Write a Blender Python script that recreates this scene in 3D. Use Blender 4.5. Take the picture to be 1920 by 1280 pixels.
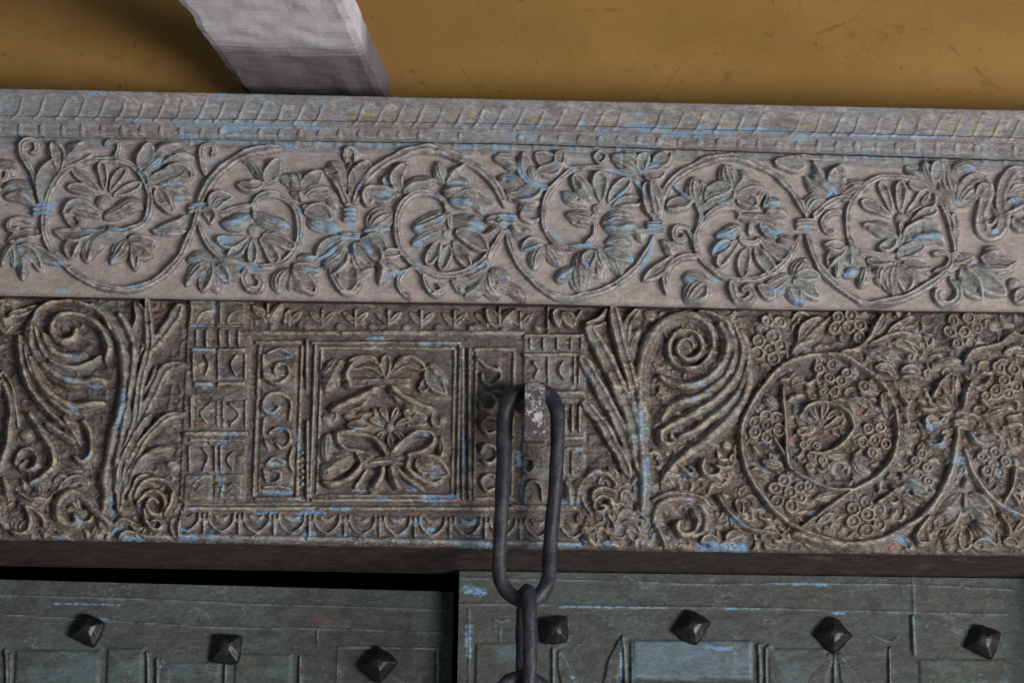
import bpy, math, random
import numpy as np
from mathutils import Matrix, Vector
random.seed(7); RNG = np.random.default_rng(11)
sc = bpy.context.scene
for o in list(bpy.data.objects): bpy.data.objects.remove(o)

# ------------------------------------------------------------------ camera
K = 0.00075                     # metres per photograph pixel on the lintel plane
PITCH, ROLL, DIST, CAMZ = math.radians(16.0), math.radians(0.95), 4.0, 1.5
FOC = 36.0 * (DIST / math.cos(PITCH)) / (1920 * K)
cam = bpy.data.cameras.new('camera'); cam.lens = FOC; cam.sensor_width = 36; cam.clip_end = 100; cam.clip_start = 0.05
camo = bpy.data.objects.new('camera', cam); sc.collection.objects.link(camo)
CAMP = np.array([0.0, -DIST, CAMZ])
camo.matrix_world = Matrix.Translation(CAMP) @ Matrix.Rotation(math.pi/2 + PITCH, 4, 'X') @ Matrix.Rotation(ROLL, 4, 'Z')
sc.camera = camo
CR = np.array(camo.matrix_world.to_3x3())

# ------------------------------------------------------------------ world and lamps
w = bpy.data.worlds.new('World'); sc.world = w; w.use_nodes = True
bg = w.node_tree.nodes['Background']; bg.inputs[0].default_value = (0.80, 0.89, 1.0, 1); bg.inputs[1].default_value = 0.152
def area_lamp(name, loc, target, sx, sy, watts, col):
    l = bpy.data.lights.new(name, 'AREA'); l.shape = 'RECTANGLE'; l.size = sx; l.size_y = sy; l.energy = watts; l.color = col
    o = bpy.data.objects.new(name, l); sc.collection.objects.link(o); o.location = loc
    o.rotation_euler = (Vector(target) - Vector(loc)).to_track_quat('-Z', 'Y').to_euler()
    return o
# daylight coming back off the sunlit court in front of the door, low and a little to the right
area_lamp('court_daylight', (3.4, -3.8, 1.0), (0, 0, 2.6), 2.4, 1.8, 330, (1.0, 0.965, 0.94))
sc.view_settings.view_transform = 'Standard'; sc.view_settings.look = 'None'
sc.view_settings.exposure = 0.0; sc.view_settings.gamma = 1.0
sc.render.engine = 'CYCLES'

# ------------------------------------------------------------------ helpers
COL = sc.collection
def hang(o, parent):
    if parent is not None: o.parent = parent; o.location = -parent.location
class Plane:                     # a vertical plane: point, u axis (horizontal), n towards the viewer
    def __init__(s, p0, rz=0.0):
        s.p0 = np.array(p0, float); s.u = np.array([math.cos(rz), math.sin(rz), 0]); s.n = np.array([math.sin(rz), -math.cos(rz), 0])
    def uv(s, px, py, off=0.0):  # photograph pixel -> plane coordinates in units of K
        px = np.asarray(px, float); py = np.asarray(py, float)
        d = np.stack([(px-960)/1920*36/FOC, -(py-640)/1920*36/FOC, -np.ones_like(px)], -1) @ CR.T
        q = s.p0 + s.n*off*K
        t = ((q - CAMP) @ s.n) / (d @ s.n)
        p = CAMP + d*t[..., None]
        return ((p - s.p0) @ s.u)/K, p[..., 2]/K
    def world(s, u, v, h):
        u, v, h = (np.asarray(a, float) for a in (u, v, h))
        p = s.p0*np.array([1, 1, 0]) + K*(u[..., None]*s.u + h[..., None]*s.n)
        p[..., 2] += K*v
        return p
    def at(s, px, py, off=0.0):
        u, v = s.uv(np.array(px), np.array(py), off); return s.world(u, v, np.array(float(off)))

def vnoise(U, V, su, sv, seed):
    r = np.random.default_rng(seed); T = r.random((256, 256)).astype(np.float32)
    x = U/su; y = V/sv; xi = np.floor(x).astype(int); yi = np.floor(y).astype(int)
    fx = x-xi; fy = y-yi; fx = fx*fx*(3-2*fx); fy = fy*fy*(3-2*fy)
    a = T[yi & 255, xi & 255]; b = T[yi & 255, (xi+1) & 255]; c = T[(yi+1) & 255, xi & 255]; d = T[(yi+1) & 255, (xi+1) & 255]
    return (a*(1-fx)+b*fx)*(1-fy)+(c*(1-fx)+d*fx)*fy
def blur(A, sig):
    r = max(1, int(3*sig+0.5)); k = np.exp(-0.5*(np.arange(-r, r+1)/sig)**2); k /= k.sum()
    P = np.pad(A, r, mode='edge'); B = sum(k[i]*P[i:i+A.shape[0], :] for i in range(2*r+1))
    return sum(k[i]*B[:, i:i+A.shape[1]] for i in range(2*r+1))
def spline(P, step=4.0):
    P = np.asarray(P, float)
    if len(P) < 3:
        n = max(2, int(np.hypot(*(P[-1]-P[0]))/step)+1); t = np.linspace(0, 1, n)[:, None]; return P[0]*(1-t)+P[-1]*t
    Q = np.vstack([2*P[0]-P[1], P, 2*P[-1]-P[-2]]); out = []
    for i in range(1, len(Q)-2):
        p0, p1, p2, p3 = Q[i-1:i+3]; n = max(2, int(np.hypot(*(p2-p1))/step)+1)
        t = np.arange(n)[:, None]/n
        out.append(0.5*(2*p1+(p2-p0)*t+(2*p0-5*p1+4*p2-p3)*t*t+(3*p1-p0-3*p2+p3)*t**3))
    return np.vstack(out+[P[-1:]])

# width along a stroke (0..1 of its half width) and section across it (q = 0 axis, 1 edge)
def w_stem(s): return np.where(s > .86, 1-.55*((s-.86)/.14)**2, np.where(s < .06, .75+.25*s/.06, 1.0))
def w_leaf(s): return np.where(s < .42, 1-.68*(1-s/.42)**2, np.clip(1-((s-.42)/.58)**2, 0, 1)**.85)+.05
def w_petal(s): return np.where(s < .68, .30+.70*np.sin(np.pi/2*s/.68), np.sqrt(np.clip(1-((s-.68)/.33)**2, 0, 1)))+.04
def w_even(s): return np.ones_like(s)
def edge(q, a): return np.sqrt(np.clip(1-(np.clip(q-a, 0, None)/(1-a))**2, 0, 1))
def p_round(q, s, sd): return np.clip(1-q*q, 0, 1)**.55
def p_chan(q, s, sd): return edge(q, .62)*(1-.30*np.exp(-(q/.42)**2))
def p_leaf(q, s, sd): return edge(q, .70)*(.50+.50*np.clip(q/.70, 0, 1)**1.8+.34*np.exp(-(q/.13)**2)*(1-s))*(.86+.18*np.sin(np.pi*s))
def p_ridge(q, s, sd): return edge(q, .82)*(1-.62*q)*(.84+.2*np.sin(np.pi*s))+.05*edge(q, .9)
def p_vein(q, s, sd): return edge(q, .8)*(1-.42*q-.26*(.5-.5*np.cos(q*4.2*np.pi)))*(.84+.2*np.sin(np.pi*s))
def p_fold(q, s, sd): return edge(q, .74)*(.62+.38*np.clip(q/.74, 0, 1)**1.5-.30*sd*q)*(.86+.18*np.sin(np.pi*s))
def p_lobe(q, s, sd): return edge(q, .5)*(.78+.22*np.cos(q*np.pi*.9)-.16*np.exp(-((sd*q-.38)/.13)**2))*(.9-.28*sd*q)
def p_petal(q, s, sd): return edge(q, .72)*(.42+.58*np.clip(q/.72, 0, 1)**1.6)*(.72+.34*s)
def p_flat(q, s, sd): return edge(q, .72)
def p_blade(q, s, sd): return edge(q, .6)*(.72+.28*np.abs(q)-.0*s)+.12*np.exp(-((q-.42)/.1)**2)

class Field:
    """a carved face: a grid on a plane with heights (towards the viewer), a part id and paint amounts for every vertex"""
    def __init__(s, plane, top, bot, x0, x1, step, off, toff=0.0, boff=0.0):
        s.pl = plane; s.off = off; s.step = step
        tu, tv = plane.uv(*np.array(top, float).T, toff); bu, bv = plane.uv(*np.array(bot, float).T, boff)
        ym = np.mean([p[1] for p in top+bot])
        (s.u0, s.u1), _ = plane.uv(np.array([x0, x1], float), np.array([ym, ym]))
        nu = int((s.u1-s.u0)/step)+1; uu = s.u0+np.arange(nu)*step
        ext = lambda a, b: np.interp(uu, a, b)+np.where(uu < a[0], (uu-a[0])*(b[1]-b[0])/(a[1]-a[0]), 0)+np.where(uu > a[-1], (uu-a[-1])*(b[-1]-b[-2])/(a[-1]-a[-2]), 0)
        s.vt = ext(tu, tv); s.vb = ext(bu, bv)
        nv = int(np.mean(s.vt-s.vb)/step)+1; t = np.linspace(0, 1, nv)
        s.T = t; s.U = np.broadcast_to(uu, (nv, nu)).copy(); s.V = s.vb+(s.vt-s.vb)*t[:, None]
        s.H = np.zeros((nv, nu)); s.L = np.zeros((nv, nu), np.int32); s.names = ['ground']; s.mats = [None]; s.grp = {}; s.cur = None; s.gpos = {}
        s.P = np.zeros((nv, nu)); s.Y = np.zeros((nv, nu))
        s.base = np.zeros((nv, nu))
    def win(s, ua, ub, va, vb):
        j0 = max(0, int((ua-s.u0)/s.step)-1); j1 = min(s.U.shape[1], int((ub-s.u0)/s.step)+3)
        if j1 <= j0: return None
        lo = s.vb[j0:j1]; sp = s.vt[j0:j1]-lo; n = s.V.shape[0]-1
        i0 = max(0, int(np.floor(((va-lo)/sp).min()*n))-1); i1 = min(n+1, int(np.ceil(((vb-lo)/sp).max()*n))+2)
        if i1 <= i0: return None
        return slice(i0, i1), slice(j0, j1)
    def new(s, name, mat=None):
        s.names.append(name); s.mats.append(mat); k = len(s.names)-1
        if s.cur: s.grp[k] = s.cur
        return k
    def near(s, kind, p, r):                       # which cluster or rosette a grape or petal belongs to
        for g, pts in s.gpos.items():
            if g[0] == kind and any(math.hypot(p[0]-q[0], p[1]-q[1]) < r for q in pts): pts.append(p); return g
        g = (kind, len(s.gpos)); s.gpos[g] = [p]; return g
    def dist(s, C, W):
        m = W.max()+2*s.step
        w = s.win(C[:, 0].min()-m, C[:, 0].max()+m, C[:, 1].min()-m, C[:, 1].max()+m)
        if w is None: return None
        i0, j0 = w[0].start, w[1].start
        Q = np.full((w[0].stop-i0, w[1].stop-j0), 9.0); S = np.zeros_like(Q); D = np.zeros_like(Q)
        n = len(C)-1
        for k in range(n):
            a, b = C[k], C[k+1]; wa, wb = W[k], W[k+1]; mm = max(wa, wb)+s.step
            ww = s.win(min(a[0], b[0])-mm, max(a[0], b[0])+mm, min(a[1], b[1])-mm, max(a[1], b[1])+mm)
            if ww is None: continue
            lw = (slice(max(0, ww[0].start-i0), max(0, ww[0].stop-i0)), slice(max(0, ww[1].start-j0), max(0, ww[1].stop-j0)))
            ww = (slice(max(i0, ww[0].start), min(ww[0].stop, w[0].stop)), slice(max(j0, ww[1].start), min(ww[1].stop, w[1].stop)))
            x = s.U[ww]-a[0]; y = s.V[ww]-a[1]; d = b-a; L2 = d@d+1e-9
            t = np.clip((x*d[0]+y*d[1])/L2, 0, 1)
            ex = x-t*d[0]; ey = y-t*d[1]; q = np.hypot(ex, ey)/np.maximum(wa+(wb-wa)*t, .4)
            q0 = Q[lw]
            if q0.shape != q.shape: continue
            m_ = q < q0
            q0[m_] = q[m_]; S[lw][m_] = ((k+t)/n)[m_]; D[lw][m_] = np.sign(x*d[1]-y*d[0])[m_]
        return w, Q, S, D
    def stroke(s, pts, width, h, name, wf=w_stem, pf=p_round, base=0.0, mat=None, taper=1.0, px=True):
        pts = np.asarray(pts, float)
        if px: pts = np.stack(s.pl.uv(pts[:, 0], pts[:, 1], s.off), -1)
        C = spline(pts); sp = np.linspace(0, 1, len(C)); W = np.maximum(width/2*wf(sp)*(1+.09*np.sin(sp*len(C)*random.uniform(.25, .6)+random.uniform(0, 6))), .4)
        r = s.dist(C, W)
        if r is None: return
        w, Q, S, D = r
        a1, a2, f1 = random.uniform(0, 6), random.uniform(0, 6), len(C)*random.uniform(.16, .4)
        hh = base+h*(1+(taper-1)*S)*(1+.10*np.sin(S*f1+a1)+.07*np.sin(S*f1*2.3+a2))*pf(np.minimum(Q, 1), S, D); hh[Q >= 1] = -99
        cur = s.H[w]; m = hh > cur
        if m.sum() < 6: return
        cur[m] = hh[m]; s.L[w][m] = s.new(name, mat)
    def dome(s, c, r, h, name, pit=0.0, mat=None):
        u, v = s.pl.uv(np.array([c[0]], float), np.array([c[1]], float), s.off); g = r*(1.5 if pit else 1)+2; w = s.win(u[0]-g, u[0]+g, v[0]-g, v[0]+g)
        if w is None: return
        ja, js, jx, jy = random.uniform(0, 3.1), random.uniform(.88, 1.12), random.uniform(-.08, .08)*r, random.uniform(-.08, .08)*r
        X = s.U[w]-u[0]-jx; Y = s.V[w]-v[0]-jy; q = np.hypot((X*math.cos(ja)+Y*math.sin(ja))*js, (Y*math.cos(ja)-X*math.sin(ja))/js)/r
        hh = h*(np.clip(1-q*q, 0, 1)**.5)
        if pit:
            pit = random.uniform(.35, 1.0); q = q*1.22; base = .5*np.clip((1.75-q)/.6, 0, 1); hb = h*base; c0 = s.H[w]; mb = (hb > c0) & (q < 1.75); c0[mb] = hb[mb]
            hh = h*(.50+.50*np.exp(-((q-1.0)/.20)**2)-pit*.30*np.exp(-(q/.62)**4)+pit*.95*np.exp(-(q/.34)**2)); q = q/1.22
        hh[q >= 1] = -99; cur = s.H[w]; m = hh > cur
        if m.sum() < 6: return
        cur[m] = hh[m]; s.L[w][m] = s.new(name, mat)
    def rect(s, x0, y0, x1, y1, h, name, bev=3.0, mat=None, cut=False):
        u, v = s.pl.uv(np.array([x0, x1, x0, x1], float), np.array([y0, y0, y1, y1], float), s.off)
        cx = (u[0]+u[1]+u[2]+u[3])/4; hw = (u[1]-u[0]+u[3]-u[2])/4
        sl = ((v[1]-v[0])/(u[1]-u[0])+(v[3]-v[2])/(u[3]-u[2]))/2; cv = v.mean(); hv = (v[0]-v[2]+v[1]-v[3])/4
        w = s.win(cx-hw-2, cx+hw+2, cv-hv-abs(sl)*hw-2, cv+hv+abs(sl)*hw+2)
        if w is None: return
        du = hw-np.abs(s.U[w]-cx); dv = hv-np.abs(s.V[w]-cv-sl*(s.U[w]-cx)); d = np.minimum(du, dv)
        cur = s.H[w]
        if cut:
            m = d > 0; cur[m] -= (h*np.clip(d/bev, 0, 1))[m]
            return
        hh = np.where(d > 0, h*np.sqrt(np.clip(1-(1-np.clip(d/bev, 0, 1))**2, 0, 1)), -99); m = hh > cur
        if m.sum() < 6: return
        cur[m] = hh[m]; s.L[w][m] = s.new(name, mat)
    def paint(s, pts, width, A, amp=1.0):
        pts = np.asarray(pts, float); pts = np.stack(s.pl.uv(pts[:, 0], pts[:, 1], s.off), -1)
        if len(pts) == 1: pts = np.vstack([pts-[width*.35, 0], pts+[width*.35, 0]])
        C = spline(pts); r = s.dist(C, np.full(len(C), width*1.0))
        if r is None: return
        w, Q, S, D = r
        A[w] = np.maximum(A[w], amp*np.clip(1.25-Q*1.15, 0, 1))
    def mirror(s, xl, xr, y):
        (ul, ur), _ = s.pl.uv(np.array([xl, xr], float), np.array([y, y], float))
        jl = int(round((ul-s.u0)/s.step)); jr = int(round((ur-s.u0)/s.step)); n = s.U.shape[1]
        for rng, c0 in ((range(jl-1, -1, -1), jl), (range(jr+1, n), jr)):
            touch = set(np.unique(s.L[:, c0-1:c0+2])); mp = {}
            for j in rng:
                k = 2*c0-j
                if k < 0 or k >= n: break
                s.H[:, j] = s.H[:, k]; s.P[:, j] = s.P[:, k]; s.Y[:, j] = s.Y[:, k]
                col = s.L[:, k].copy()
                for v_ in np.unique(col):
                    if v_ and v_ not in touch:
                        if v_ not in mp: mp[v_] = s.new(s.names[v_], s.mats[v_])
                        col[col == v_] = mp[v_]
                s.L[:, j] = col
    def build(s, parent, mats, default, min_faces=14):
        H = s.H+s.base; nv, nu = H.shape
        P = s.pl.world(s.U, s.V, H)
        du = np.gradient(P, axis=1); dv = np.gradient(P, axis=0); N = np.cross(du, dv); N /= np.linalg.norm(N, axis=-1, keepdims=True)
        wear = np.clip((s.H-blur(s.H, 2.4/s.step*1.5)-.25)/1.8, 0, 1)
        Pf = P.reshape(-1, 3).astype(np.float32); Nf = N.reshape(-1, 3).astype(np.float32)
        att = {'wear': wear.ravel(), 'paint': s.P.ravel(), 'gild': s.Y.ravel()}
        L = s.L; FL = np.maximum(np.maximum(L[:-1, :-1], L[1:, :-1]), np.maximum(L[:-1, 1:], L[1:, 1:])).ravel()
        cnt = np.bincount(FL, minlength=len(s.names)); FL = np.where(cnt[FL] < min_faces, 0, FL)
        cnt = np.bincount(FL, minlength=len(s.names)); mass = set()
        for nm in set(s.names[1:]):                # past 300 of one part: the largest 300 singly, the rest as one mass
            ids = [k for k in range(1, len(s.names)) if s.names[k] == nm and cnt[k]]
            if len(ids) > 300:
                ids.sort(key=lambda k: -cnt[k]); rest = s.new('small_'+nm+'_mass', s.mats[ids[0]]); mass.add(rest)
                FL = np.where(np.isin(FL, ids[300:]), rest, FL)
        ii, jj = np.meshgrid(np.arange(nv-1), np.arange(nu-1), indexing='ij'); a = (ii*nu+jj).ravel()
        F = np.stack([a, a+1, a+nu+1, a+nu], -1)
        gobj = {}
        order = np.argsort(FL, kind='stable'); FLs = FL[order]; cuts = np.flatnonzero(np.diff(FLs))+1
        for g in np.split(order, cuts):
            lab = FL[g[0]]; f = F[g]; vid, inv = np.unique(f, return_inverse=True); inv = inv.reshape(-1)
            me = bpy.data.meshes.new(s.names[lab]); nf = len(f)
            me.vertices.add(len(vid)); me.vertices.foreach_set('co', Pf[vid].ravel())
            me.loops.add(nf*4); me.loops.foreach_set('vertex_index', inv.astype(np.int32))
            me.polygons.add(nf); me.polygons.foreach_set('loop_start', np.arange(nf, dtype=np.int32)*4)
            me.update(calc_edges=True); me.polygons.foreach_set('use_smooth', np.ones(nf, bool))
            me.normals_split_custom_set_from_vertices(Nf[vid])
            for k, A in att.items():
                at = me.attributes.new(k, 'FLOAT', 'POINT'); at.data.foreach_set('value', A[vid].astype(np.float32))
            me.materials.append(mats.get(s.mats[lab]) or mats.get(s.names[lab], default) if lab else mats['ground'])
            o = bpy.data.objects.new(s.names[lab], me); COL.objects.link(o); hang(o, parent)
            if lab in mass: o['kind'] = 'stuff'
            g = s.grp.get(lab)
            if g:
                if g not in gobj:
                    e = bpy.data.objects.new(g[0], None); COL.objects.link(e); e.parent = parent; e.empty_display_size = .02
                    c = Vector(Pf[vid].mean(0).tolist()); e.location = c-parent.location; gobj[g] = (e, c)
                e, c = gobj[g]; o.parent = e; o.location = -c

def mesh_obj(name, verts, faces, mat, parent=None, smooth=False, bevel=0.0):
    me = bpy.data.meshes.new(name); me.from_pydata([tuple(v) for v in verts], [], faces); me.update()
    if smooth: me.polygons.foreach_set('use_smooth', np.ones(len(me.polygons), bool))
    me.materials.append(mat); o = bpy.data.objects.new(name, me); COL.objects.link(o); hang(o, parent)
    if bevel:
        b = o.modifiers.new('bevel', 'BEVEL'); b.width = bevel; b.segments = 2; b.limit_method = 'ANGLE'
    return o
def box(name, x0, x1, y0, y1, z0, z1, mat, parent=None, bevel=0.0):
    v = [(x, y, z) for x in (x0, x1) for y in (y0, y1) for z in (z0, z1)]
    return mesh_obj(name, v, [(0, 1, 3, 2), (4, 6, 7, 5), (0, 4, 5, 1), (2, 3, 7, 6), (0, 2, 6, 4), (1, 5, 7, 3)], mat, parent, bevel=bevel)
def empty(name, label, cat, loc=(0, 0, 0), group=None):
    o = bpy.data.objects.new(name, None); COL.objects.link(o); o.empty_display_size = .05
    o['label'] = label; o['category'] = cat; o['kind'] = 'thing'; o.location = loc
    if group: o['group'] = group
    return o
# ------------------------------------------------------------------ materials
def srgb(r, g, b):
    f = lambda c: (c/255/12.92) if c/255 < .04045 else ((c/255+.055)/1.055)**2.4
    return (f(r), f(g), f(b), 1)
class NT:
    def __init__(s, name):
        s.m = bpy.data.materials.new(name); s.m.use_nodes = True; s.t = s.m.node_tree; s.b = s.t.nodes['Principled BSDF']
        g = s.t.nodes.new('ShaderNodeNewGeometry'); s.pos = g.outputs['Position']
    def put(s, sock, v):
        if v is None: return
        if hasattr(v, 'is_linked') or isinstance(v, bpy.types.NodeSocket): s.t.links.new(v, sock)
        else: sock.default_value = v
    def n(s, typ, ins={}, **kw):
        nd = s.t.nodes.new(typ)
        for k, v in kw.items(): setattr(nd, k, v)
        for k, v in ins.items(): s.put(nd.inputs[k], v)
        return nd
    def math(s, op, a, b=None, c=None, clamp=False):
        nd = s.t.nodes.new('ShaderNodeMath'); nd.operation = op; nd.use_clamp = clamp
        for i, v in enumerate((a, b, c)): s.put(nd.inputs[i], v)
        return nd.outputs[0]
    def vec(s, sc_, off=(0, 0, 0)):
        nd = s.n('ShaderNodeMapping', {0: s.pos, 1: off, 3: sc_}); return nd.outputs[0]
    def noise(s, sc_, scale=1.0, detail=4, rough=.55, off=(0, 0, 0), dist=0.0):
        return s.n('ShaderNodeTexNoise', {'Vector': s.vec(sc_, off), 'Scale': scale, 'Detail': detail, 'Roughness': rough, 'Distortion': dist}).outputs['Fac']
    def step(s, v, a, b):
        nd = s.n('ShaderNodeMapRange', {0: v, 1: a, 2: b, 3: 0.0, 4: 1.0}); nd.interpolation_type = 'SMOOTHSTEP'; return nd.outputs[0]
    def mix(s, f, a, b, blend='MIX'):
        nd = s.t.nodes.new('ShaderNodeMix'); nd.data_type = 'RGBA'; nd.blend_type = blend
        s.put(nd.inputs[0], f); s.put(nd.inputs[6], a); s.put(nd.inputs[7], b); return nd.outputs[2]
    def attr(s, name): return s.n('ShaderNodeAttribute', attribute_name=name).outputs['Fac']
    def out(s, col, rough, bump=None, strength=.5, dist=.001, spec=.3, metal=0.0):
        s.put(s.b.inputs['Base Color'], col); s.put(s.b.inputs['Roughness'], rough); s.b.inputs['Specular IOR Level'].default_value = spec; s.b.inputs['Metallic'].default_value = metal
        if bump is not None:
            nd = s.n('ShaderNodeBump', {'Strength': strength, 'Distance': dist, 'Height': bump}); s.t.links.new(nd.outputs[0], s.b.inputs['Normal'])
        return s.m
def old_wood(name, c1, c2, dust, worn, red=None, blue=True, patch=.5, wearamt=.7, seed=0.0, teal=None, tealamt=.0, rough=.72, grain=1.0, redamt=.62, mott=1.0, cool=None, spec=.32, stray=.62):
    cool = cool or srgb(122, 132, 132)
    t = NT(name); o = (seed*3.1, seed*1.7, seed*2.3)
    big = t.noise((9, 9, 15), off=o, detail=5); mid = t.noise((34, 34, 70), off=o, detail=6, rough=.65); fine = t.noise((190, 190, 420), detail=4, rough=.7)
    fib = t.noise((60, 60, 900), detail=3, rough=.7)
    col = t.mix(t.step(mid, .36, .64), c1, c2)
    if red is not None: col = t.mix(t.math('MULTIPLY', t.step(t.noise((13, 13, 30), off=(o[0]+5, 2, 1), detail=6, rough=.6), redamt, redamt+.08), .75), col, red)
    if teal is not None: col = t.mix(t.math('MULTIPLY', t.step(t.math('ADD', big, t.math('MULTIPLY', mid, .4)), .70-tealamt*.3, .82-tealamt*.3), .8), col, teal)
    d = t.math('ADD', t.math('MULTIPLY', t.noise((26, 26, 95), off=(o[0]+9, 4, 7), detail=8, rough=.72), .75), t.math('MULTIPLY', fine, .25))
    col = t.mix(t.math('MULTIPLY', t.step(d, .58-.10*patch, .66-.10*patch), .75), col, dust)
    w = t.math('MULTIPLY', t.attr('wear'), t.step(t.math('ADD', t.math('MULTIPLY', fine, .5), t.math('MULTIPLY', mid, .5)), .40, .56))
    col = t.mix(t.math('MULTIPLY', w, wearamt, clamp=True), col, worn)
    hi = t.noise((120, 120, 170), off=(o[0]+2, 8, 3), detail=7, rough=.78)
    col = t.mix(.75*mott, col, t.mix(t.step(hi, .30, .70), (.48, .47, .46, 1), (1.50, 1.48, 1.44, 1)), 'MULTIPLY')
    gr = t.step(t.noise((48, 48, 90), off=(o[0]+6, 3, 5), detail=6, rough=.7), .52, .66)
    col = t.mix(t.math('MULTIPLY', gr, .45*mott), col, cool)
    sp = t.step(t.math('ADD', t.math('MULTIPLY', hi, .6), t.math('MULTIPLY', t.noise((20, 20, 34), off=(1, o[0], 2), detail=3), .4)), .565, .61)
    col = t.mix(t.math('MULTIPLY', sp, .55*mott), col, worn)
    # grain and specks
    col = t.mix(.5*grain, col, t.mix(t.step(fib, .3, .7), (.62, .62, .62, 1), (1.22, 1.2, 1.2, 1)), 'MULTIPLY')
    col = t.mix(t.math('MULTIPLY', t.step(fine, .62, .72), .30), col, (.03, .028, .026, 1))
    col = t.mix(t.math('MULTIPLY', t.step(t.noise((330, 330, 480), off=(3, 3, 3), detail=2), .66, .72), .35), col, worn)
    if blue:
        fl = t.math('ADD', t.math('MULTIPLY', t.noise((150, 150, 260), off=(7, 1, 4), detail=6, rough=.75), .8), t.math('MULTIPLY', fine, .2))
        k = t.step(t.math('ADD', t.attr('paint'), t.math('MULTIPLY', t.math('SUBTRACT', fl, .5), 4.2)), .56, 1.12)
        bl = t.mix(t.step(t.noise((40, 40, 60), detail=3), .36, .62), srgb(88, 136, 188), srgb(116, 158, 178))
        bl = t.mix(t.math('MULTIPLY', fine, .5), bl, srgb(160, 195, 220))
        col = t.mix(t.math('MULTIPLY', k, .72), col, bl)
        st = t.step(t.math('ADD', t.math('MULTIPLY', t.noise((24, 24, 60), off=(2, 6, o[0]), detail=3), .55), t.math('MULTIPLY', fl, .45)), .572, .67)
        col = t.mix(t.math('MULTIPLY', st, stray), col, bl)
        y = t.step(t.math('ADD', t.attr('gild'), t.math('MULTIPLY', t.math('SUBTRACT', fl, .5), 4.0)), .62, .95)
        col = t.mix(t.math('MULTIPLY', y, .55), col, srgb(156, 150, 80))
    bmp = t.math('ADD', t.math('MULTIPLY', fib, .5*grain), t.math('ADD', t.math('MULTIPLY', fine, .55), t.math('MULTIPLY', mid, .8)))
    return t.out(col, t.math('ADD', rough-.12, t.math('MULTIPLY', fine, .3)), bmp, .8, .0022, spec=spec)
M = {}
M['frieze_ground'] = old_wood('dusty_pink_ground', srgb(144, 134, 130), srgb(160, 149, 144), srgb(158, 153, 151), srgb(178, 171, 166), red=srgb(168, 134, 116), seed=1, mott=.48, cool=srgb(156, 152, 150), wearamt=.3, patch=.3, grain=.6, redamt=.68)
M['frieze_carving'] = old_wood('weathered_grey_carving', srgb(106, 99, 95), srgb(128, 121, 118), srgb(150, 146, 146), srgb(188, 183, 179), red=srgb(118, 100, 92), seed=2, mott=.7, cool=srgb(132, 136, 142), teal=srgb(124, 128, 127), tealamt=.15, wearamt=.75)
M['cornice'] = old_wood('weathered_grey_cornice', srgb(118, 112, 110), srgb(138, 133, 131), srgb(156, 154, 155), srgb(186, 182, 178), red=srgb(136, 112, 106), seed=3, mott=.7, cool=srgb(138, 144, 152), teal=srgb(128, 132, 136), tealamt=.2, patch=.7)
M['board_ground'] = old_wood('brown_board_ground', srgb(70, 63, 60), srgb(92, 83, 78), srgb(122, 112, 104), srgb(156, 146, 136), red=srgb(128, 98, 84), seed=4, cool=srgb(112, 112, 112), rough=.54, spec=.5, redamt=.57, wearamt=.4, patch=.5)
M['board_carving'] = old_wood('dark_board_carving', srgb(80, 71, 65), srgb(102, 92, 85), srgb(136, 126, 116), srgb(190, 180, 164), red=srgb(112, 84, 76), seed=5, cool=srgb(112, 111, 112), rough=.46, spec=.6, redamt=.59, teal=srgb(108, 110, 108), tealamt=.05, wearamt=.58, patch=.40)
M['soffit'] = old_wood('dark_soffit', srgb(56, 51, 49), srgb(74, 67, 62), srgb(84, 76, 70), srgb(112, 98, 90), red=srgb(112, 84, 68), seed=6, mott=.3, cool=srgb(60, 58, 58), blue=False, wearamt=.2, patch=.1, redamt=.6)  # underside of the lintel, coloured darker than its face
M['door'] = old_wood('worn_teal_door', srgb(62, 64, 63), srgb(77, 79, 76), srgb(93, 96, 91), srgb(132, 148, 150), red=srgb(98, 86, 82), seed=7, stray=.12, mott=.5, cool=srgb(74, 86, 82), teal=srgb(72, 84, 80), tealamt=.08, wearamt=.7, patch=.35, grain=.6, rough=.6)
M['panel'] = old_wood('pale_teal_panel', srgb(76, 84, 86), srgb(96, 104, 104), srgb(116, 121, 114), srgb(150, 160, 158), red=srgb(108, 106, 110), seed=8, stray=.12, mott=.4, cool=srgb(94, 110, 116), teal=srgb(92, 114, 124), tealamt=.2, wearamt=.4, patch=.4, grain=.6, rough=.6)
M['panel_dull'] = old_wood('olive_teal_panel', srgb(62, 67, 64), srgb(76, 80, 74), srgb(90, 94, 86), srgb(126, 132, 126), seed=9, stray=.12, mott=.5, cool=srgb(84, 98, 98), teal=srgb(80, 98, 100), tealamt=.2, wearamt=.4, patch=.4, grain=.6, rough=.6)
M['dark_wood'] = old_wood('dark_old_wood', srgb(60, 54, 50), srgb(74, 66, 60), srgb(84, 76, 70), srgb(110, 100, 92), seed=10, mott=.3, cool=srgb(66, 62, 60), blue=False, wearamt=.2)
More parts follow.
